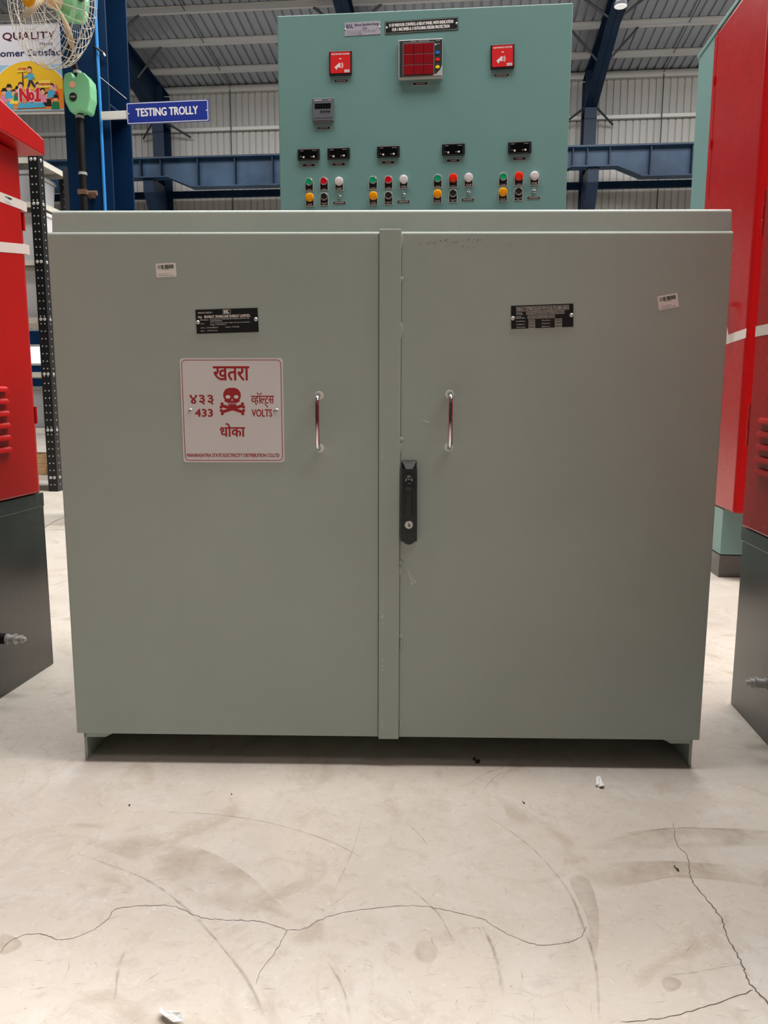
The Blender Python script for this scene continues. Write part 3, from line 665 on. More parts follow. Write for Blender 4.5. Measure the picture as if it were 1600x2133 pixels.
# chipped paint on the strip
mb = MB(); rs = random.Random(3)
def fleck(mb, px, py, wpx, hpx, y=-.0052):
    (x, z) = FB.front(px, py, y); w2 = wpx * .00052; h2 = hpx * .00052
    n = 6; pts = [(x + w2 * rs.uniform(.4, 1) * math.cos(2 * math.pi * i / n), z + h2 * rs.uniform(.4, 1) * math.sin(2 * math.pi * i / n)) for i in range(n)]
    mb.prism(pts, 'y', y, y + .0004)
for i in range(34): fleck(mb, 796 + rs.gauss(0, 2.5), rs.uniform(890, 960), rs.uniform(.6, 1.6), rs.uniform(1, 3))
for i in range(60): fleck(mb, 795 + abs(rs.gauss(0, 3)), rs.choice([rs.uniform(1170, 1300), rs.uniform(1230, 1300), rs.uniform(1370, 1400)]), rs.uniform(.6, 1.8), rs.uniform(1, 4))
for i in range(26): fleck(mb, 794 + abs(rs.gauss(0, 3)), rs.uniform(1470, 1520), rs.uniform(.5, 1.5), rs.uniform(2, 6))
for q in ((800, 655, 1, 8), (797, 667, 2, 2), (806, 1442, 1.5, 5), (809, 538, 1.5, 2), (796, 1285, 3, 9), (796, 1388, 2.5, 9)): fleck(mb, *q)
mb.build('chipped_paint', 'primer', db, label='pale chipped paint flecks along the strip')
mb = MB()
for i in range(26): fleck(mb, 793 + abs(rs.gauss(0, 5)), rs.choice([rs.uniform(488, 560), rs.uniform(840, 1010)]), rs.uniform(.6, 1.4), rs.uniform(.6, 2.6))
for i in range(40): fleck(mb, rs.uniform(865, 1010), 498 + abs(rs.gauss(0, 8)), rs.uniform(1, 6), rs.uniform(.4, 1.2), -.0002)
for i in range(22): fleck(mb, rs.uniform(1010, 1170), rs.uniform(505, 520), rs.uniform(1, 5), rs.uniform(.3, .8), -.0002)
mb.build('dirt_flecks', 'dirt_and_shade', db, label='dark dirt specks on strip and door top')
mb = MB()
for (a, b) in (((849, 1181), (856, 1205)), ((855, 1200), (867, 1215)), ((852, 1190), (859, 1218)), ((876, 874), (894, 880))):
    (x0, z0), (x1, z1) = FB.front(*a, 0), FB.front(*b, 0); dx, dz = x1 - x0, z1 - z0; l_ = math.hypot(dx, dz); nx, nz_ = -dz / l_ * .0012, dx / l_ * .0012
    mb.prism([(x0, z0), (x1 + nx, z1 + nz_), (x1 - nx, z1 - nz_)], 'y', -.0003, .0001)
for i in range(40): fleck(mb, rs.choice([rs.uniform(850, 900), rs.uniform(320, 380), rs.uniform(1160, 1190), rs.uniform(640, 690)]), rs.choice([rs.uniform(870, 900), rs.uniform(580, 590), rs.uniform(1470, 1500)]), rs.uniform(.4, 1.3), rs.uniform(.3, .8), -.0002)
for q in ((1515, 510, 2, 2), (1528, 519, 3, 4), (500, 1440, 1.6, 1)): fleck(mb, *q, -.0003)
mb.build('scratches', 'primer', db, label='bare pale scratches on the doors')

# danger plate
T, pw, ph = FB.plate((374, 745), (588.6, 746.8), (593.7, 962.5), (383, 963.2))
T0 = T; T = lambda p: (lambda q: (q[0], q[1], q[2]))(T0(p))
dgp = MB(T).rrect(-pw / 2, pw / 2, -ph / 2, ph / 2, .007, .0018, .0016).build('danger_plate', 'plate_silver', db, label='square silver danger plate with red skull and red lettering')
uu = lambda f: -pw / 2 + f * pw; vv = lambda f: ph / 2 - f * ph
MB(T).use('danger_red').frame(-pw / 2 + .0035, pw / 2 - .0035, -ph / 2 + .0035, ph / 2 - .0035, .009, .0014, .0020).build('border_line', None, dgp)
mb = MB(T).use('danger_red'); d = .0020
mb.text('खतरा', uu(.325), uu(.672), vv(.212), vv(.08), d, .0009)
mb.text('४३३', uu(.09), uu(.315), vv(.44), vv(.35), d, .0008)
mb.text('433', uu(.133), uu(.305), vv(.557), vv(.485), d, .0008)
mb.text('VOLTS', uu(.689), uu(.886), vv(.557), vv(.487), d, .0005)
mb.text('धोका', uu(.375), uu(.617), vv(.75), vv(.622), d, .0008)
mb.text('MAHARASHTRA STATE ELECTRICITY DISTRIBUTION CO,LTD', uu(.037), uu(.949), vv(.953), vv(.914), d, .0003)
# the Devanagari word for volts, its half letters cut from whole ones
def stack_word(mb, u0, u1, v0, v1, d, bold):
    parts = [(clip_geo(text_geo('व'), .62), 0.42), (text_geo('ह'), .50), (clip_geo(text_geo('ल'), .70), .58), (text_geo('ट'), .46), (text_geo('स'), .66)]
    order = ['v', 'h', 'l', 't', 's']; xs_ = 0; tot = sum(w_ for _, w_ in parts) + .20
    k = (u1 - u0) / tot; bx = text_geo('व')[0]; y0 = min(p[1] for p in bx); y1 = max(p[1] for p in bx); hh = (v1 - v0) * .62; vb = v0 + (v1 - v0) * .22
    x = u0
    for nm, (g, w_) in zip(order, parts):
        gy0 = min(p[1] for p in g[0]); gy1 = max(p[1] for p in g[0]); sc_ = hh / (y1 - y0)
        mb.geo(g, x, x + w_ * k, vb + (gy0 - y0) * sc_, vb + (gy1 - y0) * sc_, d, bold); x += w_ * k
        if nm == 'h':
            g = text_geo('ा'); st = .20 * k; mb.rect(x + st * .45, x + st * .45 + .0022, vb, vb + hh, d); mb.rect(x, x + st, vb + hh - .002, vb + hh, d)
            cxx, cy = x + st * .55, vb + hh + .0085
            mb.poly([(cxx + .0062 * math.cos(R(a_)), cy + .0062 * math.sin(R(a_))) for a_ in range(200, 341, 20)] + [(cxx + .004 * math.cos(R(a_)), cy + .0045 * math.sin(R(a_))) for a_ in range(340, 199, -20)], d); x += st
        if nm == 't':
            mb.poly([(x - .010, vb + .001), (x - .008, vb + .001), (x - .001, vb - .0075), (x - .003, vb - .0085)], d)
stack_word(mb, uu(.685), uu(.907), vv(.457), vv(.34), d, .0004)
mb.disc(uu(.915), vv(.503), .0032, d, seg=14)
mb.build('lettering', None, dgp)
# skull and crossbones
mb = MB(T).use('danger_red'); X, Z, k = uu(.5), vv(.40), pw * .25
sk = [(-.33, .10), (-.34, .25), (-.28, .38), (-.16, .46), (0, .48), (.16, .46), (.28, .38), (.34, .25), (.33, .10), (.29, .02), (.30, -.04), (.24, -.07), (.20, -.09), (.17, -.22), (.10, -.27), (-.10, -.27), (-.17, -.22), (-.20, -.09), (-.24, -.07), (-.30, -.04), (-.29, .02)]
mb.poly([(X + a * k, Z + b * k) for a, b in smooth_poly(sk)], d)
for s in (-1, 1):
    a0 = (X - s * .42 * k, Z - .20 * k); a1 = (X + s * .42 * k, Z - .46 * k); dx, dz = a1[0] - a0[0], a1[1] - a0[1]; l_ = math.hypot(dx, dz); nx, nz_ = -dz / l_ * .058 * k, dx / l_ * .058 * k
    mb.poly([(a0[0] + nx, a0[1] + nz_), (a0[0] - nx, a0[1] - nz_), (a1[0] - nx, a1[1] - nz_), (a1[0] + nx, a1[1] + nz_)], d + s * .00005)
    for q in (a0, a1):
        for t_ in (-1, 1): mb.disc(q[0] + nx * 1.1 * t_ + (.02 * k if q is a1 else -.02 * k) * s * t_ * .0, q[1] + nz_ * 1.1 * t_, .062 * k, d + .00003 * t_, seg=14)
mb.build('skull_mark', None, dgp)
mb = MB(T).use('plate_silver')
for s in (-1, 1): mb.poly([(X + s * .16 * k + .095 * k * math.cos(2 * math.pi * i / 16), Z + .13 * k + .07 * k * math.sin(2 * math.pi * i / 16)) for i in range(16)], d + .0003)
mb.poly([(X, Z + .07 * k), (X + .045 * k, Z - .02 * k), (X, Z - .005 * k), (X - .045 * k, Z - .02 * k)], d + .0003)
for i in range(-2, 3): mb.rect(X + i * .06 * k - .006 * k, X + i * .06 * k + .006 * k, Z - .17 * k, Z - .10 * k, d + .0003)
mb.rect(X - .15 * k, X + .15 * k, Z - .115 * k, Z - .10 * k, d + .0003)
for s in (-1, 1): mb.poly([(X + s * .21 * k, Z - .10 * k), (X + s * .155 * k, Z - .20 * k), (X + s * .135 * k, Z - .20 * k), (X + s * .18 * k, Z - .09 * k)], d + .0003)
mb.build('skull_openings', None, dgp)
for fx in (.088, .932):
    MB(T).lathe((uu(fx), -.0018, vv(.5)), (uu(fx), -1, vv(.5)), [(0, .0052), (.001, .0052), (.0028, .0032), (.003, 0)], 18).build('screw', 'zinc', dgp)
    MB(T).use('dirt_and_shade').rect(uu(fx) - .0018, uu(fx) + .0018, vv(.5) - .0004, vv(.5) + .0004, .0050).rect(uu(fx) - .0004, uu(fx) + .0004, vv(.5) - .0018, vv(.5) + .0018, .0050).build('screw_slot', None, dgp)
# black name plates
T, pw, ph = FB.plate((406.5, 645), (537, 642), (539, 692), (411, 695))
np_ = MB(T).rect(-pw / 2, pw / 2, -ph / 2, ph / 2, .0014, .0013).use('black').build('name_plate', 'black', db, label='black plate naming the maker, above the danger plate')
mb = MB(T).use('offwhite'); d = .0017; P = lambda s, a, b, v0, v1, bo=0: mb.text(s, -pw / 2 + a * pw, -pw / 2 + b * pw, ph / 2 - v1 * ph, ph / 2 - v0 * ph, d, bo)
P('MANUFACTURED BY :-', .04, .28, .10, .17); P('M/s', .04, .10, .27, .36, .0002); P('BHARAT SPARKLINE ENERGY LIMITED.', .14, .88, .25, .36, .0002)
P('Office Address :-', .07, .21, .40, .455); P('1ST FLOOR, PLOT 4 SIDDHIVINAYAK COMPLEX, OPP HOTEL TULI', .23, .86, .39, .445); P('NAGPUR MAHARASHTRA', .23, .42, .46, .515)
P('Works :-', .07, .14, .56, .61); P('G-11/1 Wani Industrial Nagar, Nagpur Chandrapur Road, Butibori', .23, .87, .55, .605); P('Nagpur, Maharashtra', .23, .48, .62, .675)
P('GST No. :- 27AADCB8888P1ZQ', .07, .35, .74, .79); P('Mobile No. :- +91 9373118866', .47, .69, .73, .78); P('Email :-', .07, .14, .86, .91); P('sales@bselenergy.in', .17, .34, .86, .91)
P('BSL', .46, .54, .06, .18, .0004)
mb.frame(-pw / 2 + .44 * pw, -pw / 2 + .565 * pw, ph / 2 - .21 * ph, ph / 2 - .03 * ph, .001, .0005, d); mb.build('lettering', None, np_)
for fx, fy in ((.03, .52), (.965, .47)): MB(T).lathe((-pw / 2 + fx * pw, -.0014, ph / 2 - fy * ph), (-pw / 2 + fx * pw, -1, ph / 2 - fy * ph), [(0, .0042), (.001, .0042), (.0026, .0022), (.0028, 0)], 16).build('screw', 'zinc', np_)
T, pw, ph = FB.plate((1063, 635.5), (1195, 632), (1195.5, 682.5), (1064, 686))
np_ = MB(T).use('grey_frame').rect(-pw / 2, pw / 2, -ph / 2, ph / 2, .0012, .0011).use('black').rect(-pw / 2 + .001, pw / 2 - .001, -ph / 2 + .001, ph / 2 - .001, .0015).build('rating_plate', None, db, label='black rating plate with boxed text on the right door')
mb = MB(T).use('offwhite')
def boxed(s, a, b, v0, v1):
    mb.frame(-pw / 2 + a * pw, -pw / 2 + b * pw, ph / 2 - v1 * ph, ph / 2 - v0 * ph, .0008, .0006, .0018)
    P(s, a + .015, b - .015, v0 + .035, v1 - .035)
boxed('200KVA LT DISTRIBUTION BOX WITH MCCBs FOR URBAN AREAS', .09, .92, .08, .26)
P('NAME OF', .09, .18, .30, .345); P('CUSTOMER :-', .09, .21, .36, .405); boxed('MAHARASHTRA STATE ELECTRICITY DISTRIBUTION CO.LTD.', .25, .85, .29, .42)
P('NAME OF', .08, .17, .46, .505); P('MANUFACTURER :-', .08, .24, .52, .565); boxed('M/s BHARAT SPARKLINE ENERGY LIMITED', .27, .70, .46, .58)
for s, s2, v, b1, b2 in (('KVA RATING :-', 'VOLTAGE :-', .62, '200KVA', '433 VOLT'), ('CURRENT :-', 'FREQUENCY :-', .75, '278 AMP', '50 Hz'), ('SUPPLY & DATE :-', 'SERIAL NO. :-', .87, '09/2021', '35')):
    P(s, .09, .24, v + .03, v + .075); P(s2, .49, .64, v + .03, v + .075); boxed(b1, .285, .385, v, v + .105); boxed(b2, .70, .81, v, v + .105)
mb.build('lettering', None, np_)
for fx, fy in ((.035, .54), (.962, .50)): MB(T).lathe((-pw / 2 + fx * pw, -.0015, ph / 2 - fy * ph), (-pw / 2 + fx * pw, -1, ph / 2 - fy * ph), [(0, .0042), (.001, .0042), (.0026, .0022), (.0028, 0)], 16).build('screw', 'zinc', np_)
# barcode stickers
def barcode(T, pw, ph, parent, label, L=('DPCA-230877E20', 'PSU/PEN-0627 41/0001')):
    o = MB(T).rrect(-pw / 2, pw / 2, -ph / 2, ph / 2, .002, .0004, .0003).build('barcode_sticker', 'offwhite', parent, label=label)
    mb = MB(T).use('black'); rs_ = random.Random(5); x = -pw * .40
    while x < pw * .39:
        w_ = rs_.choice((.008, .012, .02, .03)) * pw; mb.rect(x, min(x + w_, pw * .40), ph * .10, ph * .38, .0006, .0002); x += w_ + rs_.choice((.008, .014, .03)) * pw
    mb.text('9952480718', -pw * .2, pw * .18, ph * .015, ph * .075, .0006); mb.text(L[0], -pw * .38, pw * .14, -ph * .29, -ph * .23, .0006); mb.text(L[1], -pw * .38, pw * .36, -ph * .43, -ph * .36, .0006)
    mb.build('bars', None, o)
T, pw, ph = FB.plate((324, 549.5), (365.5, 547), (368, 576), (326.5, 578)); barcode(T, pw, ph, db, 'white barcode sticker on the left door')
T, pw, ph = FB.plate((1369, 617.5), (1411, 610), (1414.5, 639), (1373, 646)); barcode(T, pw, ph, db, 'white barcode sticker tilted on the right door')
# chrome pull handles
for px, ya, yb in ((665.5, 824, 933.5), (935.5, 821.5, 931.5)):
    (x0, z0), (x1, z1) = FB.front(px, ya), FB.front(px, yb); S, r0 = .046, .018; x = (x0 + x1) / 2
    pts = [(x, 0, z0)] + [(x, -S + r0 - r0 * math.sin(R(t)), z0 - r0 + r0 * math.cos(R(t))) for t in range(0, 91, 15)] + [(x, -S + r0 - r0 * math.cos(R(t)), z1 + r0 - r0 * math.sin(R(t))) for t in range(0, 91, 15)] + [(x, 0, z1)]
    h = MB().tube(pts, .0052, 16).build('pull_handle', 'chrome', db, label='chrome pull handle on the %s door' % ('left' if px < 800 else 'right'))
    for z in (z0, z1):
        MB().lathe((x, -.0001, z), (x, -1, z), [(0, .0095), (.0016, .0095), (.002, .0085)], 11).build('washer', 'primer', h)
# swing handle lock
T, pw, ph = FB.plate((834.5, 960), (869, 960), (868, 1132), (835, 1132))
lk = MB(T).prism([(-pw * .46, ph * .42), (pw * .5, ph * .42), (pw * .5, -ph * .455), (pw * .45, -ph * .47), (pw * .36, -ph * .462), (pw * .28, -ph * .482), (pw * .15, -ph * .497), (0, -ph * .503), (-pw * .15, -ph * .497), (-pw * .28, -ph * .482), (-pw * .36, -ph * .462), (-pw * .46, -ph * .468), (-pw * .5, -ph * .44)], 'y', -.014, 0).build('swing_handle_lock', 'black', db, .0025, label='black swing handle lock beside the overlap strip')
MB(T).hexa([(-pw * .46, 0, ph * .42), (pw * .5, 0, ph * .42), (pw * .5, 0, ph * .5), (-pw * .46, 0, ph * .5), (-pw * .20, -.019, ph * .405), (pw * .22, -.019, ph * .405), (pw * .48, -.006, ph * .495), (-pw * .44, -.006, ph * .495)]).build('top_wedge', 'black', lk, .0015)
MB(T).use('dirt_and_shade').text('Ewoos', -pw * .2, pw * .22, ph * .478, ph * .492, .0095).build('raised_name', None, lk)
MB(T).frame(-pw * .40, pw * .40, -ph * .36, ph * .385, pw * .38, .0016, .0150, seg=8).build('inner_rim', 'black', lk)
MB(T).use('black').rrect(-pw * .33, pw * .33, -ph * .18, ph * .36, pw * .32, .0165, .003, 8).build('handle_recess', None, lk)
hd = MB(T).rrect(-pw * .22, pw * .22, -ph * .165, ph * .24, pw * .21, .0225, .006, 8).build('lever', 'black', lk, .002)
MB(T).lathe((0, -.0165, ph * .20), (0, -1, ph * .20), [(0, pw * .27), (.008, pw * .27), (.011, pw * .22), (.0118, 0)], 24).build('pivot_cap', 'black', lk)
mb = MB(T).use('white')
for s in (-1, 1): mb.poly([(s * pw * .20 * math.cos(R(a_)), ph * .272 + pw * .20 * math.sin(R(a_))) for a_ in range(-10, 51, 15)] + [(s * pw * .165 * math.cos(R(a_)), ph * .272 + pw * .165 * math.sin(R(a_))) for a_ in range(50, -11, -15)], .0168)
mb.text('LIFT', -pw * .09, pw * .10, ph * .315, ph * .33, .0168, .0001); mb.text('&', -pw * .03, pw * .04, ph * .283, ph * .30, .0168); mb.build('dial_marks', None, lk)
MB(T).lathe((0, -.014, -ph * .255), (0, -1, -ph * .255), [(0, pw * .25), (.003, pw * .25), (.0038, pw * .2)], 24).build('key_cylinder', 'zinc', lk, label='round silver key cylinder')
MB(T).use('black').disc(.001, -ph * .268, pw * .06, .0182, seg=12).rect(-pw * .02, pw * .03, -ph * .27, -ph * .235, .0182).build('key_slot', None, lk)

# ------------------------------------------------------------------ red cabinets at either side
def side_frame(sgn, X, Y):
    """local axes of a side face: u runs away from the camera, out = towards the aisle"""
    return lambda p: p
# --- left
q = on_floor(112, 1382); LX, LY = q.x, q.y
zc = at_x(81, 1022, LX).z
lc = thing('red_cabinet', 'red louvred cabinet with roof on black base, beside the black perforated rack', 'electrical cabinet', (LX, LY, 0))
DL, WL = 1.25, 1.3
lz = lambda px, py: (at_x(px, py, LX).y - LY, at_x(px, py, LX).z)
MB().box(-WL, 0, -DL, 0, 0, zc - .012).build('base', 'black_base', lc, .002)
MB().box(-WL, .0015, -DL, .0015, zc - .05, zc - .008).build('base_rim', 'black_base', lc, .002)
zr = lz(42, 318)[1]
MB().box(-WL + .01, -.004, -DL + .01, -.006, zc - .008, zr + .01).build('body', 'red', lc, .006)
da, dbz = lz(76, 950), lz(20, 950)
MB().box(-.004, .010, -DL + .12, -.035, zc - .004, zr - .008).build('door', 'red', lc, .006)
for py in (470, 865):
    y, z = lz(68, py)
    MB().cyl((.001, -.014, z - .025), (.001, -.014, z + .025), .0045, 10).build('hinge', 'red', lc)
for py, pe in ((812, 3.3), (837, 5.2), (862, 7), (887, 8.8), (912, 10.2), (937, 11.7)):
    z = lz(pe, py)[1]; y1 = lz(pe, py)[0]
    mb = MB(lambda p, z=z: p); n = 8
    for i in range(n):
        a0, a1 = math.pi * i / n / 2, math.pi * (i + 1) / n / 2
        mb.add([(.010 + .012 * math.sin(a0), -DL + .3, z + .016 * math.cos(a0) - .006), (.010 + .012 * math.sin(a1), -DL + .3, z + .016 * math.cos(a1) - .006), (.010 + .012 * math.sin(a1), y1, z + .016 * math.cos(a1) - .006), (.010 + .012 * math.sin(a0), y1, z + .016 * math.cos(a0) - .006)], [(0, 1, 2, 3)], True)
    mb.add([(.010, y1, z + .010)] + [(.010 + .012 * math.sin(math.pi * i / 16), y1, z + .016 * math.cos(math.pi * i / 16) - .006) for i in range(9)] + [(.010, y1, z - .006)], [tuple(range(11))])
    mb.build('louver', 'red', lc)
# roof: overhanging, rising towards its middle
OH = at_y(87, 325, LY).x - LX
rz0, rz1 = at_y(87, 325, LY + .02).z, at_y(86, 291, LY + .02).z
q0 = at_x(0, 205, LX + OH); sl = (q0.z - rz1) / (LY + .02 - q0.y)
mid = -DL / 2
prof = [(.02, rz0), (.02, rz1), (mid, rz1 + sl * (.02 - mid)), (-DL - .02, rz1), (-DL - .02, rz0)]
MB().prism([(a, b) for a, b in prof], 'x', -WL - .02, OH).build('roof', 'red', lc, .004)
# tape bands round the body
def tape_band(lc, T_, pts, name='tape'):
    (ya, za), (yb, zb2), hh = pts
    return MB().hexa([T_(ya, za - hh / 2, 0), T_(yb, zb2 - hh / 2, 0), T_(yb, zb2 - hh / 2, 1), T_(ya, za - hh / 2, 1), T_(ya, za + hh / 2, 0), T_(yb, zb2 + hh / 2, 0), T_(yb, zb2 + hh / 2, 1), T_(ya, za + hh / 2, 1)]).build(name, 'tape', lc, label='pale tape band')
TL = lambda y, z, k: (.0104 + .0006 * k, y, z)
for (pa, pb, h_) in (((0, 413), (53, 433), .026), ((0, 515), (57, 520), .027)):
    a, b = lz(*pa), lz(*pb); dy = (a[1] - b[1]) / (a[0] - b[0])
    tape_band(lc, TL, ((-.9, b[1] + dy * (-.9 - b[0])), (-.035, b[1] + dy * (-.035 - b[0])), h_))
    zz = b[1] + dy * (-.02 - b[0]); MB().box(-.0045, .0095, -.036, -.0052, zz - h_ / 2, zz + h_ / 2).build('tape_end', 'tape', lc, label='pale tape end wrapped on the edge')
lz2 = lambda px, py: (at_x(px, py, LX + .011).y - LY, at_x(px, py, LX + .011).z)
a, b = lz2(8, 404), lz2(27, 428)
Tb = lambda p, a=a, b=b: (.0112 - p[1], (a[0] + b[0]) / 2 + p[0], (a[1] + b[1]) / 2 + p[2])
barcode(Tb, abs(b[0] - a[0]) * 1.0, abs(b[1] - a[1]) * .92, lc, 'white barcode sticker on the upper tape')
def earth_stud(parent, px, py, X, sgn, org, long=.075):
    h_ = at_x(px, py, X); y, z = h_.y - org[1], h_.z
    P_ = lambda t: (sgn * t, y, z)
    o = MB().lathe(P_(0), P_(1), [(0, .0065), (long, .0065), (long + .002, .005)], 14).build('earth_stud', 'zinc', parent)
    MB().lathe(P_(0), P_(1), [(0, .015), (.02, .015), (.022, .012)], 18).build('sleeve', 'black', o)
    for t0, r_, th in ((.022, .0145, .003), (.026, .0125, .003), (.042, .0125, .003), (.046, .015, .0025)): MB().lathe(P_(t0), P_(1), [(0, r_), (th, r_)], 18).build('washer', 'zinc', o)
    for t0, th in ((.029, .012), (.058 if long > .07 else .05, .010)): MB().lathe(P_(t0), P_(1), [(0, .0115), (th, .0115)], 6).build('nut', 'zinc', o)
h_ = at_x(-14, 1330, LX); earth_stud(lc, -1, 1330, LX, 1, (LX, LY))
# --- right, nearer one
q = on_floor(1522, 1465); RX, RY = q.x, q.y
zb2 = at_x(1556, 1090, RX).z
rc = thing('red_cabinet', 'red louvred cabinet with taped edge on black base, right in front of teal switchgear', 'electrical cabinet', (RX, RY, 0))
rzf = lambda px, py: (at_x(px, py, RX).y - RY, at_x(px, py, RX).z)
MB().box(0, WL, -DL, 0, 0, zb2 - .05).build('base', 'black_base', rc, .002)
MB().box(-.004, WL, -DL, .004, zb2 - .05, zb2 - .012).build('base_rim', 'black_base', rc, .002)
MB().box(.006, WL - .01, -DL + .01, -.012, zb2 - .012, 1.62).build('body', 'dark_red', rc, .006)
MB().box(-.012, .006, -DL + .10, -.018, zb2 - .008, 1.50).build('door', 'dark_red', rc, .006)
MB().prism([(-.004, 1.60), (-.004, 1.65), (mid, 1.85), (-DL - .02, 1.65), (-DL - .02, 1.60)], 'x', .004, WL + .02).build('roof', 'dark_red', rc, .004)
for py in (462, 885):
    y, z = rzf(1570, py)
    h_ = MB().lathe((-.004, -.008, z - .055), (-.004, -.008, z + .055), [(0, .008), (.034, .008), (.035, .006), (.039, .006), (.04, .009), (.072, .009), (.073, .006), (.077, .006), (.078, .008), (.11, .008)], 12).build('hinge', 'dark_red', rc)
for py in (878, 905, 932, 958, 984):
    z = rzf(1597, py)[1]; y1 = rzf(1596.5 - (py - 878) * .07, py)[0]
    mb = MB(); n = 8
    for i in range(n):
        a0, a1 = math.pi * i / n / 2, math.pi * (i + 1) / n / 2
        mb.add([(-.012 - .012 * math.sin(a0), y1, z + .016 * math.cos(a0) - .006), (-.012 - .012 * math.sin(a1), y1, z + .016 * math.cos(a1) - .006), (-.012 - .012 * math.sin(a1), -DL + .3, z + .016 * math.cos(a1) - .006), (-.012 - .012 * math.sin(a0), -DL + .3, z + .016 * math.cos(a0) - .006)], [(0, 1, 2, 3)], True)
    mb.add([(-.012 - .012 * math.sin(math.pi * i / 16), y1, z + .016 * math.cos(math.pi * i / 16) - .006) for i in range(9)] + [(-.012, y1, z - .006)], [tuple(range(10))[::-1]])
    mb.build('louver', 'dark_red', rc)
TR = lambda y, z, k: (-.0124 - .0006 * k, y, z)
b = rzf(1578, 692); tape_band(rc, TR, ((-.9, b[1] - .01), (-.02, b[1]), .026))
earth_stud(rc, 1617, 1424, RX, -1, (RX, RY), .068)
# --- teal switchgear with red compartment, further back on the right
q = on_floor(1497, 1203); SX, SY = q.x, q.y
RSX = SX - .006; xo = RSX - SX
sg = thing('switchgear_cabinet', 'tall teal switchgear with glossy red side compartment and black plinth, behind red cabinet', 'electrical cabinet', (SX, SY, 0))
ynear, yfar, yt = at_x(1573, 434, RSX).y - SY, at_x(1466, 434, RSX).y - SY, at_x(1436, 434, RSX).y - SY
zrb = (at_x(1492, 1058, RSX).z + at_x(1546, 1075, RSX).z) / 2; zrt = at_x(1484, 82, RSX).z; zbl = at_y(1497, 1155, SY).z
MB().box(xo, xo + 1.1, ynear, yfar, zrb, zrt).build('side_compartment', 'dark_red', sg, .016, 4, label='glossy red side compartment')
MB().box(xo + .004, xo + 1.12, yfar + .001, yt, zbl, zrt + .004).build('body', 'teal_light', sg, .004)
MB().box(xo - .002, xo + 1.12, ynear + .01, yt + .004, zrt + .005, zrt + .024).build('top_cover', 'teal_light', sg, .002)
MB().box(0, 1.05, 0, yfar, zbl, zrb - .001).build('plinth', 'teal_light', sg, .003)
MB().box(0, 1.05, .004, yt, 0, zbl - .003).build('base_channel', 'black_base', sg, .003)
e1 = at_x(1472, 84, RSX); MB().tube([(xo + .05 + .02 * math.cos(R(a_)), e1.y - SY, zrt + .048 + .02 * math.sin(R(a_))) for a_ in range(0, 360, 30)], .006, 8, True).build('lifting_eye', 'zinc', sg)
for px, py in ((1490, 169), (1483, 301)):
    p = at_x(px, py, RSX); MB().cyl((xo - .003, p.y - SY, p.z - .02), (xo - .003, p.y - SY, p.z + .02), .006, 10).build('hinge', 'dark_red', sg)
    MB().box(xo - .0015, xo + .002, p.y - SY - .003, p.y - SY + .003, p.z - .25, p.z + .25).build('door_edge', 'dark_red', sg)
a, b = at_x(1516, 707, RSX), at_x(1560, 692, RSX); dy = (b.z - a.z) / (b.y - a.y); f_ = lambda y: a.z + dy * (y - (a.y - SY))
MB().hexa([(xo - .0008, y, f_(y) + dz) for dz in (0,) for y in ()] or [(xo - .0008, ynear, f_(ynear) - .02), (xo - .0001, ynear, f_(ynear) - .02), (xo - .0001, yfar, f_(yfar) - .02), (xo - .0008, yfar, f_(yfar) - .02), (xo - .0008, ynear, f_(ynear) + .02), (xo - .0001, ynear, f_(ynear) + .02), (xo - .0001, yfar, f_(yfar) + .02), (xo - .0008, yfar, f_(yfar) + .02)]).build('tape', 'tape', sg, label='pale tape band across red compartment')
a = at_x(1520, 628, RSX); mb = MB(); n = 12; pts = []
for i in range(n + 1):
    t = i / n; pts.append((xo - .002 - .035 * math.sin(t * math.pi * .9), a.y - SY + .03 - .10 * math.sin(t * 1.7), a.z - .01 + .03 * math.sin(t * 3.1) - .17 * t * t))
vs_ = pts + [(p[0] - .004, p[1] + .035, p[2] - .018) for p in pts]
mb.add(vs_, [(i, i + 1, n + 2 + i, n + 1 + i) for i in range(n)], True).build('loose_tape', 'tape', sg, label='curled loose tape end')

# ------------------------------------------------------------------ black perforated rack with shelves, left
q = on_floor(121, 1024); KX, KY = q.x, q.y
rk = thing('slotted_angle_rack', 'tall black perforated angle rack with white shelves beside the red cabinet', 'rack', (KX, KY, 0))
KW, KD = 1.8, at_y(137, 400, KY + .5).y - KY
KH = zy(60, 318, KY)
PWD = .085; PT = .004
def holes(mb, x, y, nx, z):  pass
def post(x, y, sx, sy, name='upright'):
    o = MB().box(x, x - sx * PWD, y, y + sy * PT, 0, KH).box(x, x - sx * PT, y + sy * PT, y + sy * PWD, 0, KH).build(name, 'rack_black', rk)
    mb = MB().use('grey_frame'); z = .06
    lv = 0
    while z < KH - .03:
        for k in (.026, .060):
            mb.lathe((x - sx * k, y - .0005 if sy > 0 else y - PWD, z), (x - sx * k, -10, z), [(0, .0065), (.0006, .0065)], 8)
        mb.lathe((x + sx * .0001, y + sy * .045, z), (x + sx, y + sy * .045, z), [(0, .0065), (.0006, .0065)], 8)
        z += .0625
    if sy > 0: mb.build('bolt_holes', None, o)
    return o
post(0, 0, 1, 1); post(-KW, 0, -1, 1); post(-KW, KD, -1, -1)
o = post(0, KD, 1, -1)
mb = MB().use('grey_frame'); z = .06
while z < KH - .03: mb.lathe((-.045, KD - PT - .0005, z), (-.045, -10, z), [(0, .0065), (.0006, .0065)], 8); z += .0625
mb.build('bolt_holes', None, o)
bolt_px = [(62, 337), (63, 424), (76, 545), (86, 665), (92, 779), (100, 896), (110, 995)]
levels = [zy(px, py, KY) for px, py in bolt_px]
levels[0] = KH - .05
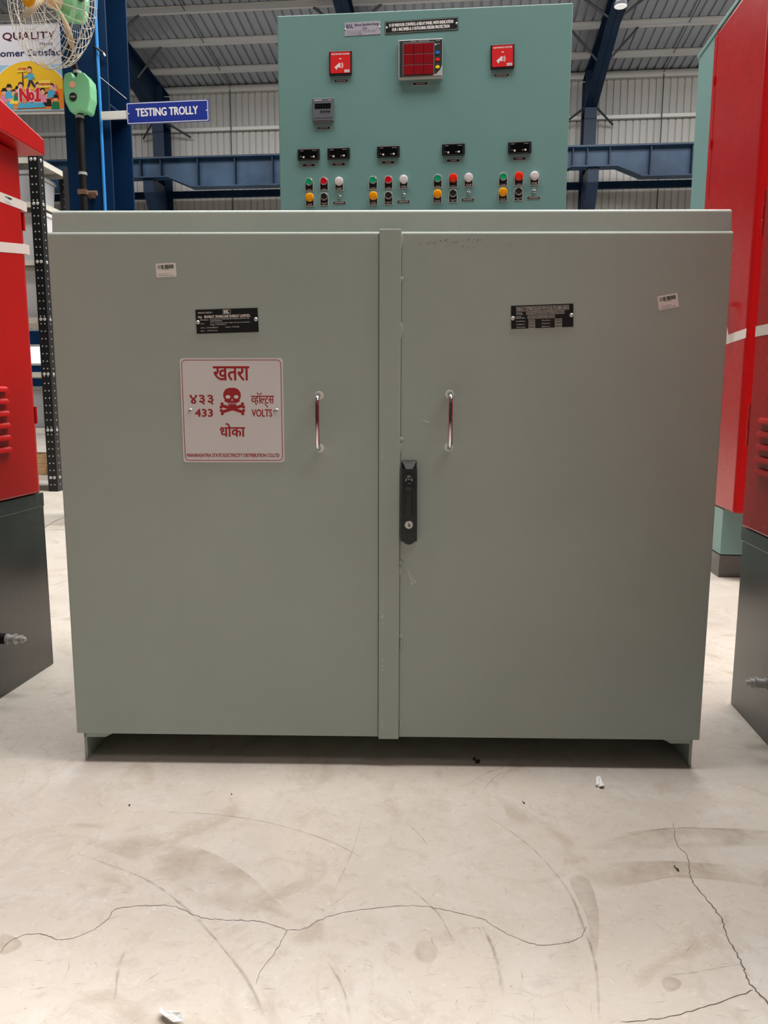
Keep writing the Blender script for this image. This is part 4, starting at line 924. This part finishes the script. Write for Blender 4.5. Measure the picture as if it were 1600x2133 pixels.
for z in levels:
    MB().box(-KW + .002, -.005, .006, KD - .006, z + .012, z + .016).box(-KW + .002, -.005, .0055, .0085, z - .028, z + .012).box(-KW + .002, -.005, KD - .0085, KD - .0055, z - .028, z + .012).box(-.009, -.006, .01, KD - .01, z - .028, z + .012).build('shelf', 'shelf_white', rk)
    for k in (.026, .060): MB().lathe((-k, -.0005, z), (-k, -1, z), [(0, .014), (.003, .013), (.006, .006)], 12).build('bolt', 'zinc', rk)
    MB().lathe((.0005, .045, z), (1, .045, z), [(0, .014), (.003, .013), (.006, .006)], 12).build('bolt', 'zinc', rk)
def crate(x0, x1, y0, y1, lvl, hgt, m, label, lid=True):
    z = levels[lvl] + .0165
    cxm, cym = (x0 + x1) / 2, (y0 + y1) / 2; w2, d2 = (x1 - x0) / 2, (y1 - y0) / 2
    t = thing('storage_crate', label, 'crate', (KX + cxm, KY + cym, z), 0, 'crates on the rack')
    MB().hexa([(-w2 * .94, -d2 * .94, 0), (w2 * .94, -d2 * .94, 0), (w2 * .94, d2 * .94, 0), (-w2 * .94, d2 * .94, 0), (-w2, -d2, hgt - .03), (w2, -d2, hgt - .03), (w2, d2, hgt - .03), (-w2, d2, hgt - .03)]).build('tub', m, t, .008)
    MB().box(-w2 - .012, w2 + .012, -d2 - .012, d2 + .012, hgt - .03, hgt).build('rim', m, t, .004)
    return t
crate(-.62, -.10, .05, KD - .05, 1, .26, 'crate_grey', 'grey crate on the highest loaded shelf of the black rack')
crate(-.52, .0 - .02, .10, KD - .04, 2, .40, 'crate_pale', 'pale crate with rim on the rack shelf just below the highest crate')
crate(-.52, -.06, .10, KD - .04, 3, .40, 'crate_pale', 'pale crate on the rack shelf at cabinet door height, above the window gap')
crate(-.60, -.03, .10, KD - .04, 5, .36, 'crate_grey', 'grey crate on the rack shelf just above the timber offcuts')
z0 = levels[6] + .0165; zz = z0
for i, (hh, ln, m) in enumerate(((.07, .26, 'wood'), (.03, .36, 'wood'), (.05, .42, 'wood'), (.025, .40, 'wood'))):
    wd = MB().box(-.30, .30, 0, .09, 0, hh) if 0 else MB().box(0, ln, 0, .30, 0, hh)
    o = wd.build('timber_offcut', 'wood', None, .003); o.location = (KX - .10 - ln + (-.03, .055, .03, .045)[i], KY + .06, zz); zz += hh + .001
    tag(o, ('thick timber block lowest in the stack on the bottom rack shelf', 'timber offcut second from bottom of the stack on the bottom rack shelf', 'thin timber board third up the stack on the bottom rack shelf', 'timber board topmost of the stack on the bottom rack shelf')[i], 'timber', 'timber stack on the rack')

# ------------------------------------------------------------------ near blue column with pipe, sign, banner and fan
EY = 4.90
ex0, ex1 = at_y(135, 250, EY).x, at_y(229, 250, EY).x
ec = thing('steel_column', 'big blue steel column carrying the fan and the testing trolly sign', 'column', ((ex0 + ex1) / 2, EY, 0))
fw = (ex1 - ex0) / 2; ED = .33; EH = 6.5
MB().box(-fw, fw, 0, .014, 0, EH).build('front_flange', 'blue_steel', ec, .002)
MB().box(-fw, fw, ED - .014, ED, 0, EH).build('rear_flange', 'blue_steel', ec, .002)
MB().box(-.005, .005, .014, ED - .014, 0, EH).build('web', 'blue_steel', ec)
for py in (214,):
    z = zy(200, py, EY)
    for s in (-1, 1): MB().box(s * .005, s * (fw - .01), .014, ED - .014, z - .006, z + .006).build('stiffener', 'blue_steel', ec)
ECX = (ex0 + ex1) / 2
pa, pb = at_y(196, 0, EY - .02), at_y(219, 440, EY - .02)
pc = (pa + pb) / 2
cp = thing('conduit_pipe', 'thin sky blue pipe running up the face of the blue column', 'pipe', (pc.x, EY, 0))
MB().cyl((0, -.0115, .0), (0, -.0115, 5.5), .0098, 12).build('pipe', 'sky_blue', cp)
z = zy(206, 100, EY - .03); MB().tube([(-.018, -.004, z + .012), (-.016, -.03, z + .006), (0, -.036, z), (.016, -.034, z - .01), (.045, -.03, z - .03)], .007, 6).build('cable_tie', 'black', cp)
MB().tube([(.045, -.03, z - .03), (.055, -.03, z - .045)], .006, 6).build('tie_end', 'offwhite', cp)
# sign
T, pw, ph = Face((0, 0, 0), 0).plate((264, 215.6), (434.4, 206.2), (436, 251.6), (265.6, 262), EY - .06)
ctr = T((0, 0, 0))
sg2 = thing('hanging_sign', 'blue sign reading TESTING TROLLY on a white bar beside the column', 'sign', (ctr[0], ctr[1], ctr[2]))
T2 = lambda p: (lambda q: (q[0] - ctr[0], q[1] - ctr[1], q[2] - ctr[2]))(T(p))
MB(T2).box(-pw / 2, pw / 2, -.006, 0, -ph / 2, ph / 2).build('board', 'sign_blue', sg2, .001)
MB(T2).use('white').frame(-pw / 2 + .003, pw / 2 - .003, -ph / 2 + .004, ph / 2 - .004, .008, .0042, .0066).build('border_line', None, sg2)
MB(T2).use('white').text('TESTING TROLLY', -pw * .385, pw * .37, -ph * .15, ph * .21, .0066, .0021).build('lettering', None, sg2)
mb = MB(T2).use('white')
for s in (-1, 1): mb.disc(s * pw * .475, 0, .004, .0068, seg=12)
mb.build('fixing_holes', None, sg2)
bl = at_y(213, 242, EY - .06).x - ctr[0]
MB(T2).box(bl - .01, -pw * .30, .001, .02, -.022, .022).build('arm', 'white', sg2, .002)
wz = at_y(208, 160, EY - .05); wz2 = at_y(264, 206, EY - .05)
MB().tube([(wz.x - ctr[0], .01, wz.z - ctr[2]), (wz2.x - ctr[0], .01, wz2.z - ctr[2])], .0015, 5).build('stay_wire', 'offwhite', sg2)
# banner behind the column
NY = EY + ED + .12
T, pw, ph = Face((0, 0, 0), 0).plate((-90, 60), (220, 46), (224, 222), (-84, 239.5), NY)
ctr = T((0, 0, 0)); T3 = lambda p, ctr=ctr, T=T: (lambda q: (q[0] - ctr[0], q[1] - ctr[1], q[2] - ctr[2]))(T(p))
bn = thing('quality_banner', 'printed banner with yellow half circle and No.1 cartoon hung behind the blue column', 'banner', ctr)
M['banner_white'] = mat('banner_white', (226, 228, 236), .5); M['banner_blue'] = mat('banner_blue', (150, 200, 226), .5)
M['sun_yellow'] = mat('banner_yellow', (244, 196, 40), .5); M['sun_orange'] = mat('banner_orange', (240, 140, 40), .5); M['ink_red'] = mat('ink_red', (212, 30, 48), .5)
M['maroon'] = mat('maroon_ink', (88, 24, 40), .5); M['skin'] = mat('ink_skin', (236, 176, 140), .5); M['ink_black'] = mat('ink_black', (32, 24, 28), .5)
M['ink_pink'] = mat('ink_pink', (226, 140, 170), .5); M['ink_green'] = mat('ink_green', (24, 130, 84), .5); M['ink_cyan'] = mat('ink_cyan', (80, 176, 214), .5); M['ink_yellow'] = mat('ink_yellow', (248, 226, 90), .5)
MB(T3).box(-pw / 2, pw / 2, -.004, 0, -ph / 2, ph / 2).build('sheet', 'banner_white', bn)
MB(T3).box(-pw / 2 - .01, pw / 2 + .01, .0005, .03, -ph / 2 - .012, -ph / 2 + .02).box(-pw / 2 - .01, pw / 2 + .01, .0005, .03, ph / 2 - .02, ph / 2 + .012).box(-pw / 2 - .01, -pw / 2 + .02, .0005, .03, -ph / 2, ph / 2).box(pw / 2 - .02, pw / 2 + .01, .0005, .03, -ph / 2, ph / 2).build('batten_frame', 'purlin', bn)
MB(T3).box(ECX - ctr[0] - .04, ECX - ctr[0] + .04, -.115, 0.0, -.04, .04).build('bracket', 'blue_steel', bn)
Ci = Face((0, 0, 0), 0).i
def bp(px, py):      # photo point -> banner sheet coordinates
    o_ = T((0, 0, 0)); a1 = T((1, 0, 0)); v1 = T((0, 0, 1)); q = at_y(px, py, NY)
    dx, dz = q.x - o_[0], q.z - o_[2]; return (dx * (a1[0] - o_[0]) + dz * (a1[2] - o_[2]), dx * (v1[0] - o_[0]) + dz * (v1[2] - o_[2]))
d = .0044
b0 = bp(65, 142)[1]
mb = MB(T3).use('banner_blue').rect(-pw / 2, pw / 2, -ph / 2, b0 + .02, d, .0003); mb.build('sky_print', None, bn)
u, v = bp(64, 228); r = bp(64, 128)[1] - v
MB(T3).use('sun_yellow').poly([(u + r * 1.0 * math.cos(R(a_)), v + r * math.sin(R(a_))) for a_ in range(0, 181, 6)], d + .0003).use('sun_orange').poly([(u + r * .99 * math.cos(R(a_)), v + r * .99 * min(math.sin(R(a_)), .42)) for a_ in range(0, 181, 6)], d + .0005).use('banner_white').add([(u + r * k * math.cos(R(a_)), -d - .0004, v + r * k * math.sin(R(a_))) for k in (1.0, 1.025) for a_ in range(0, 181, 6)], [(i, i + 1, 32 + i, 31 + i) for i in range(30)]).build('half_circle_print', None, bn)
def btxt(mb, s, px0, py0, px1, py1, bo, dd=d):
    a, b = bp(px0, py1), bp(px1, py0); mb.text(s, a[0], b[0], a[1], b[1], dd + .001, bo)
mb = MB(T3).use('maroon'); btxt(mb, 'QUALITY', 7, 66, 115, 87, .0016); mb.use('navy_text'); btxt(mb, 'Means', 84, 88, 110, 95, 0)
btxt(mb, 'Customer Satisfaction', -42, 101, 163, 120, .0016); mb.use('banner_white'); btxt(mb, 'N', 43, 184, 61, 214, .011, d + .0028); btxt(mb, 'o', 62, 192, 72, 211, .011, d + .0028); mb.use('ink_red'); btxt(mb, 'N', 44, 185, 60, 213, .006, d + .0032); btxt(mb, 'o', 63, 193, 71, 210, .006, d + .0032)
one = [(74, 190), (79, 183), (83, 183), (83, 207), (87, 207), (87, 213), (73, 213), (73, 207), (77, 207), (77, 192)]
mb.use('banner_white').poly([bp(80 + (a - 80) * 1.18, 198 + (b - 198) * 1.1) for a, b in one], d + .0039); mb.use('ink_red').poly([bp(*q) for q in one], d + .0043)
mb.build('lettering', None, bn)
mb = MB(T3); k = bp(65, 200)[0] - bp(64, 200)[0]; dd = d + .0012
def bq(m, pts, e=0): mb.use(m).poly([bp(*p) for p in pts], dd + e)
def bd(m, px, py, rpx, e=0): q = bp(px, py); mb.use(m).disc(q[0], q[1], rpx * k, dd + e, seg=14)
rs = random.Random(11)
for i, (px, py, m, hat) in enumerate(((10, 192, 'ink_pink', 1), (22, 205, 'ink_cyan', 0), (30, 195, 'ink_yellow', 0), (20, 184, 'ink_cyan', 1), (38, 188, 'ink_green', 1), (90, 192, 'ink_pink', 0), (100, 200, 'ink_black', 0), (115, 185, 'ink_red', 2), (117, 206, 'ink_green', 1), (108, 182, 'ink_cyan', 0), (80, 180, 'ink_pink', 0), (44, 180, 'ink_red', 0))):
    e = .0004 * (i % 6)
    bq(m, [(px - 9, py + 22), (px - 7, py + 8), (px, py + 5), (px + 7, py + 8), (px + 9, py + 22)], e); bd('ink_black', px, py - 2, 5.6, e + .0003); bd('skin', px, py + 1, 4.8, e + .0006)
    if hat: bq('ink_black' if hat == 1 else 'ink_pink', [(px - 8, py - 1), (px - 4, py - 3), (px - 4, py - 8), (px + 4, py - 8), (px + 4, py - 3), (px + 8, py - 1)], e + .0009)
bq('ink_cyan', [(42, 216), (90, 214), (97, 224), (36, 227)], .0032)
bq('navy_text', [(58, 182), (62, 167), (68, 167), (76, 182), (72, 183), (65, 172), (61, 184)], .0034); bq('ink_cyan', [(60, 168), (60, 155), (70, 154), (75, 164), (72, 166), (69, 162), (68, 168)], .0036)
bq('ink_cyan', [(51, 160), (60, 156), (60, 160), (51, 163)], .0036); bd('ink_black', 63, 145, 5, .0036); bd('skin', 62.5, 148, 4.6, .0039)
bq('maroon', [(48, 180), (47.5, 153), (49.5, 153), (51, 180)], .0036); bq('ink_yellow', [(37, 152), (37, 141), (57, 140), (57, 150)], .0034); bq('ink_yellow', [(82, 184), (82, 169), (106, 167), (106, 183)], .0036)
mb.use('ink_red'); a, b = bp(38, 148), bp(56, 142); mb.text('CUSTOMER', a[0], b[0], a[1], b[1], dd + .004, .001); a, b = bp(83, 179), bp(105, 174); mb.text('SATISFACTION', a[0], b[0], a[1], b[1], dd + .0045, .001)
mb.build('crowd_print', None, bn)
# fan
FY = EY - .10
pt, pbm = at_y(160, 152, FY), at_y(178, 440, FY)
fx = (pt.x + pbm.x) / 2
fn = thing('pedestal_fan', 'tall green fan with wire guard and black pole clamped to blue column', 'fan', (fx, FY, 0))
ztop = pt.z
MB().cyl((0, 0, .02), (0, 0, ztop), .024, 16).build('pole', 'black', fn)
MB().box(-.05, .05, -.05, .05, 0, .02).build('foot', 'black', fn, .003)
up = at_y(146, 106, FY - .04); hc = at_y(128, -2, FY - .02)       # bent upper pole to the motor
loc = lambda q: Vector((q.x - fx, q.y - FY, q.z))
MB().tube([(0, 0, ztop - .02), loc(at_y(157, 140, FY)), loc(up), loc(at_y(140, 60, FY)), loc(at_y(134, 20, FY))], .019, 12).build('neck', 'black', fn)
mb = MB()
for py in (150, 243, 361): z = zy(160, py, FY); mb.cyl((0, 0, z - .012), (0, 0, z + .004), .0255, 16)
mb.build('tape_ring', 'grey_frame', fn)
for py in (214, 401):
    z = zy(178, py, FY); MB().box(-.027, .027, -.027, .03, z - .014, z + .014).box(-.01, .03, .03, EY - FY + .0, z - .012, z + .012).cyl((.027, .02, z), (.075, .02, z), .015, 10).build('clamp', 'rust', fn)
ca, cb_, cc, cd2 = at_y(131, 152, FY - .05), at_y(188, 152, FY - .05), at_y(184, 235, FY - .05), at_y(138, 235, FY - .05)
bxw, bxh = (cb_.x - ca.x) / 2, (ca.z - cc.z) / 2; bz = (ca.z + cc.z) / 2; bxc = (ca.x + cb_.x) / 2 - fx
outl = [(-.55, 1), (-.85, .92), (-.98, .6), (-1, .1), (-.92, -.45), (-.62, -.9), (-.45, -1), (-.1, -.9), (.2, -.88), (.55, -1), (.72, -.9), (.98, -.3), (1, .3), (.95, .62), (.6, .95), (.1, 1), (.05, .8), (-.1, .74), (-.25, .8), (-.3, 1)]
cbx = MB().prism([(bxc + a * bxw, bz + b * bxh) for a, b in outl], 'y', -.06, .03).build('control_box', 'fan_green', fn, .012, 3)
MB().lathe((bxc - bxw * .28, -.0605, bz - bxh * .22), (bxc - bxw * .28, -1, bz - bxh * .22), [(0, bxw * .28), (.004, bxw * .27)], 24).build('speed_knob', 'black_matte', cbx)
MB().use('white').text('COGEL', bxc - bxw * .47, bxc - bxw * .09, bz - bxh * .26, bz - bxh * .18, .0650).build('lettering', None, cbx)
MB().lathe((bxc - bxw * .28, -.0605, bz + bxh * .38), (bxc - bxw * .28, -1, bz + bxh * .38), [(0, bxw * .23), (.002, bxw * .22)], 24).build('badge', 'skin', cbx)
# head: axis towards the aisle, hub below the picture's top edge
ax = Vector((-.56, -.83, -.10)).normalized(); cen = loc(at_y(103, -9, FY - .30)); hub = cen + ax * .10; mot = cen - ax * .11
RG = .365
MB().lathe(mot - ax * .10, mot + ax * .1, [(0, .05), (.02, .085), (.06, .105), (.13, .10), (.16, .06)], 28).build('motor', 'fan_green', fn)
MB().ball(mot + Vector((.06, .02, -.07)), .045, 12).build('tilt_joint', 'fan_green', fn)
MB().ball(mot + Vector((.10, -.045, -.01)), .018, 10).build('tilt_knob', 'black', fn)
u_ = ax.cross(Vector((0, 0, 1))).normalized(); v_ = u_.cross(ax).normalized()
mb = MB()
circ = lambda c, r, n=48: [c + (u_ * math.cos(2 * math.pi * i / n) + v_ * math.sin(2 * math.pi * i / n)) * r for i in range(n)]
for r, o_ in ((RG, 0), (RG * .97, .05), (RG * .80, .095), (RG * .52, .115)): mb.tube(circ(cen + ax * o_, r), .0022 if r < RG else .004, 5, True)
for i in range(40):
    a_ = 2 * math.pi * i / 40; e_ = u_ * math.cos(a_) + v_ * math.sin(a_)
    mb.tube([cen + e_ * RG, cen + ax * .05 + e_ * RG * .97, cen + ax * .085 + e_ * RG * .86, cen + ax * .108 + e_ * RG * .6, cen + ax * .12 + e_ * RG * .22], .0015, 4)
mb.build('front_guard', 'fan_wire', fn)
mb = MB()
for r, o_ in ((RG * .98, -.03), (RG * .94, -.07), (RG * .78, -.12), (RG * .5, -.15)): mb.tube(circ(cen + ax * o_, r), .0022, 5, True)
for i in range(40):
    a_ = 2 * math.pi * (i + .5) / 40; e_ = u_ * math.cos(a_) + v_ * math.sin(a_)
    mb.tube([cen + e_ * RG, cen - ax * .05 + e_ * RG * .96, cen - ax * .11 + e_ * RG * .82, cen - ax * .14 + e_ * RG * .6, cen - ax * .16 + e_ * .10], .0015, 4)
mb.build('rear_guard', 'fan_wire', fn)
MB().lathe(cen + ax * .115, cen + ax, [(0, .085), (.008, .085), (.014, .06), (.016, 0)], 28).build('centre_badge', 'fan_cap', fn, label='orange centre badge')
MB().lathe(cen - ax * .06, cen + ax, [(0, .06), (.06, .06), (.09, .03), (.095, 0)], 20).build('hub', 'fan_blade', fn)
for i in range(3):
    a_ = R(243) + 2 * math.pi * i / 3; e_ = u_ * math.cos(a_) + v_ * math.sin(a_); t_ = ax.cross(e_); mb = MB(); vs_ = []; n = 8
    for j in range(n + 1):
        s = j / n; rr_ = .05 + (RG * .9 - .05) * s; wd = .035 + .055 * math.sin(min(s * 1.25, 1) * math.pi * .5) - (.03 * max(0, s - .8) / .2)
        for kx in (-1, 1):
            for th in (0, .003): vs_.append(cen - ax * .02 + e_ * rr_ + t_ * wd * kx * .6 + ax * (.028 * kx * (1 - .4 * s) + th))
    fs = []
    for j in range(n):
        a, b = 4 * j, 4 * j + 4
        fs += [(a, a + 2, b + 2, b), (a + 1, b + 1, b + 3, a + 3), (a, b, b + 1, a + 1), (a + 2, a + 3, b + 3, b + 2)]
    fs += [(0, 1, 3, 2), (4 * n, 4 * n + 2, 4 * n + 3, 4 * n + 1)]
    mb.add(vs_, fs, True).build('blade', 'fan_blade', fn)

# ------------------------------------------------------------------ bits lying on the floor
def scrap(px, py, size, m, name, label, cat, hgt=.006, seed=1, n=9, group=None):
    q = on_floor(px, py); rs_ = random.Random(seed); bm_v = []; N = n
    grid = []
    for i in range(N):
        for j in range(N):
            x, y = (i / (N - 1) - .5) * size[0], (j / (N - 1) - .5) * size[1]
            z = abs(noise.noise(Vector((x * 60 + seed * 7, y * 60, seed)))) * hgt * 2.2
            edge = min(i, j, N - 1 - i, N - 1 - j) == 0
            grid.append((x + rs_.uniform(-1, 1) * size[0] * .07, y + rs_.uniform(-1, 1) * size[1] * .07, z * (.2 if edge else 1) + .0008))
    fs = [(i * N + j, (i + 1) * N + j, (i + 1) * N + j + 1, i * N + j + 1) for i in range(N - 1) for j in range(N - 1) if not ((i < 2 and j < 2) or (i > N - 4 and j > N - 4) or (i < 1 and j > N - 4))]
    o = MB().add(grid, fs).build(name, m); o.location = (q.x, q.y, 0)
    so = o.modifiers.new('thickness', 'SOLIDIFY'); so.thickness = .0007; so.offset = 1
    return tag(o, label, cat, group)
def curl(px, py, outline, lift, label, seed):
    q = on_floor(px, py); pts = [on_floor(px + a, py + b) - q for a, b in outline]; N = 14; rs_ = random.Random(seed)
    c = sum(pts, Vector()) / len(pts); rings = []
    for k in (0, .5, 1.0):
        for i, p in enumerate(pts):
            v = c + (p - c) * k; z = .001 + lift * (.35 * (1 - k) + .8 * abs(math.sin(i * 2.3 + seed + 2 * k)) * (.3 + k * .7))
            rings.append((v.x, v.y, z))
    n = len(pts); fs = [(k * n + i, (k + 1) * n + i, (k + 1) * n + (i + 1) % n, k * n + (i + 1) % n) for k in (0, 1) for i in range(n)]
    o = MB().add(rings, fs).build('paper_scrap', 'paper'); o.location = (q.x, q.y, 0)
    so = o.modifiers.new('thickness', 'SOLIDIFY'); so.thickness = .0006; so.offset = 1
    return tag(o, label, 'scrap')
curl(1250, 1635, [(-8, -10), (0, -12), (5, -2), (9, 5), (8, 9), (0, 9), (-3, 4), (-9, 6)], .010, 'small torn white paper scrap on floor in front of right door', 3)
curl(355, 2124, [(-20, -14), (-8, -8), (6, -3), (24, 3), (28, 12), (6, 12), (-10, 10), (-22, 0)], .016, 'crumpled white scrap lying at the near edge of the floor', 5)
for (px, py, s, lab) in ((990, 1584, (.022, .030), 'dark curled chip in the shadow under the distribution box'), (1408, 1810, (.008, .014), 'small dark chip lying beside the long floor crack'), (269, 1678, (.005, .006), 'tiny dark crumb on floor in front of the left door'), (482, 1655, (.004, .004), 'tiny dark crumb on floor below the danger plate'), (1090, 1672, (.006, .009), 'tiny brown flake on floor nearest the torn paper scrap')):
    scrap(px, py, s, 'debris', 'floor_chip', lab, 'debris chip', .003, int(px), 5, 'small chips on the floor')
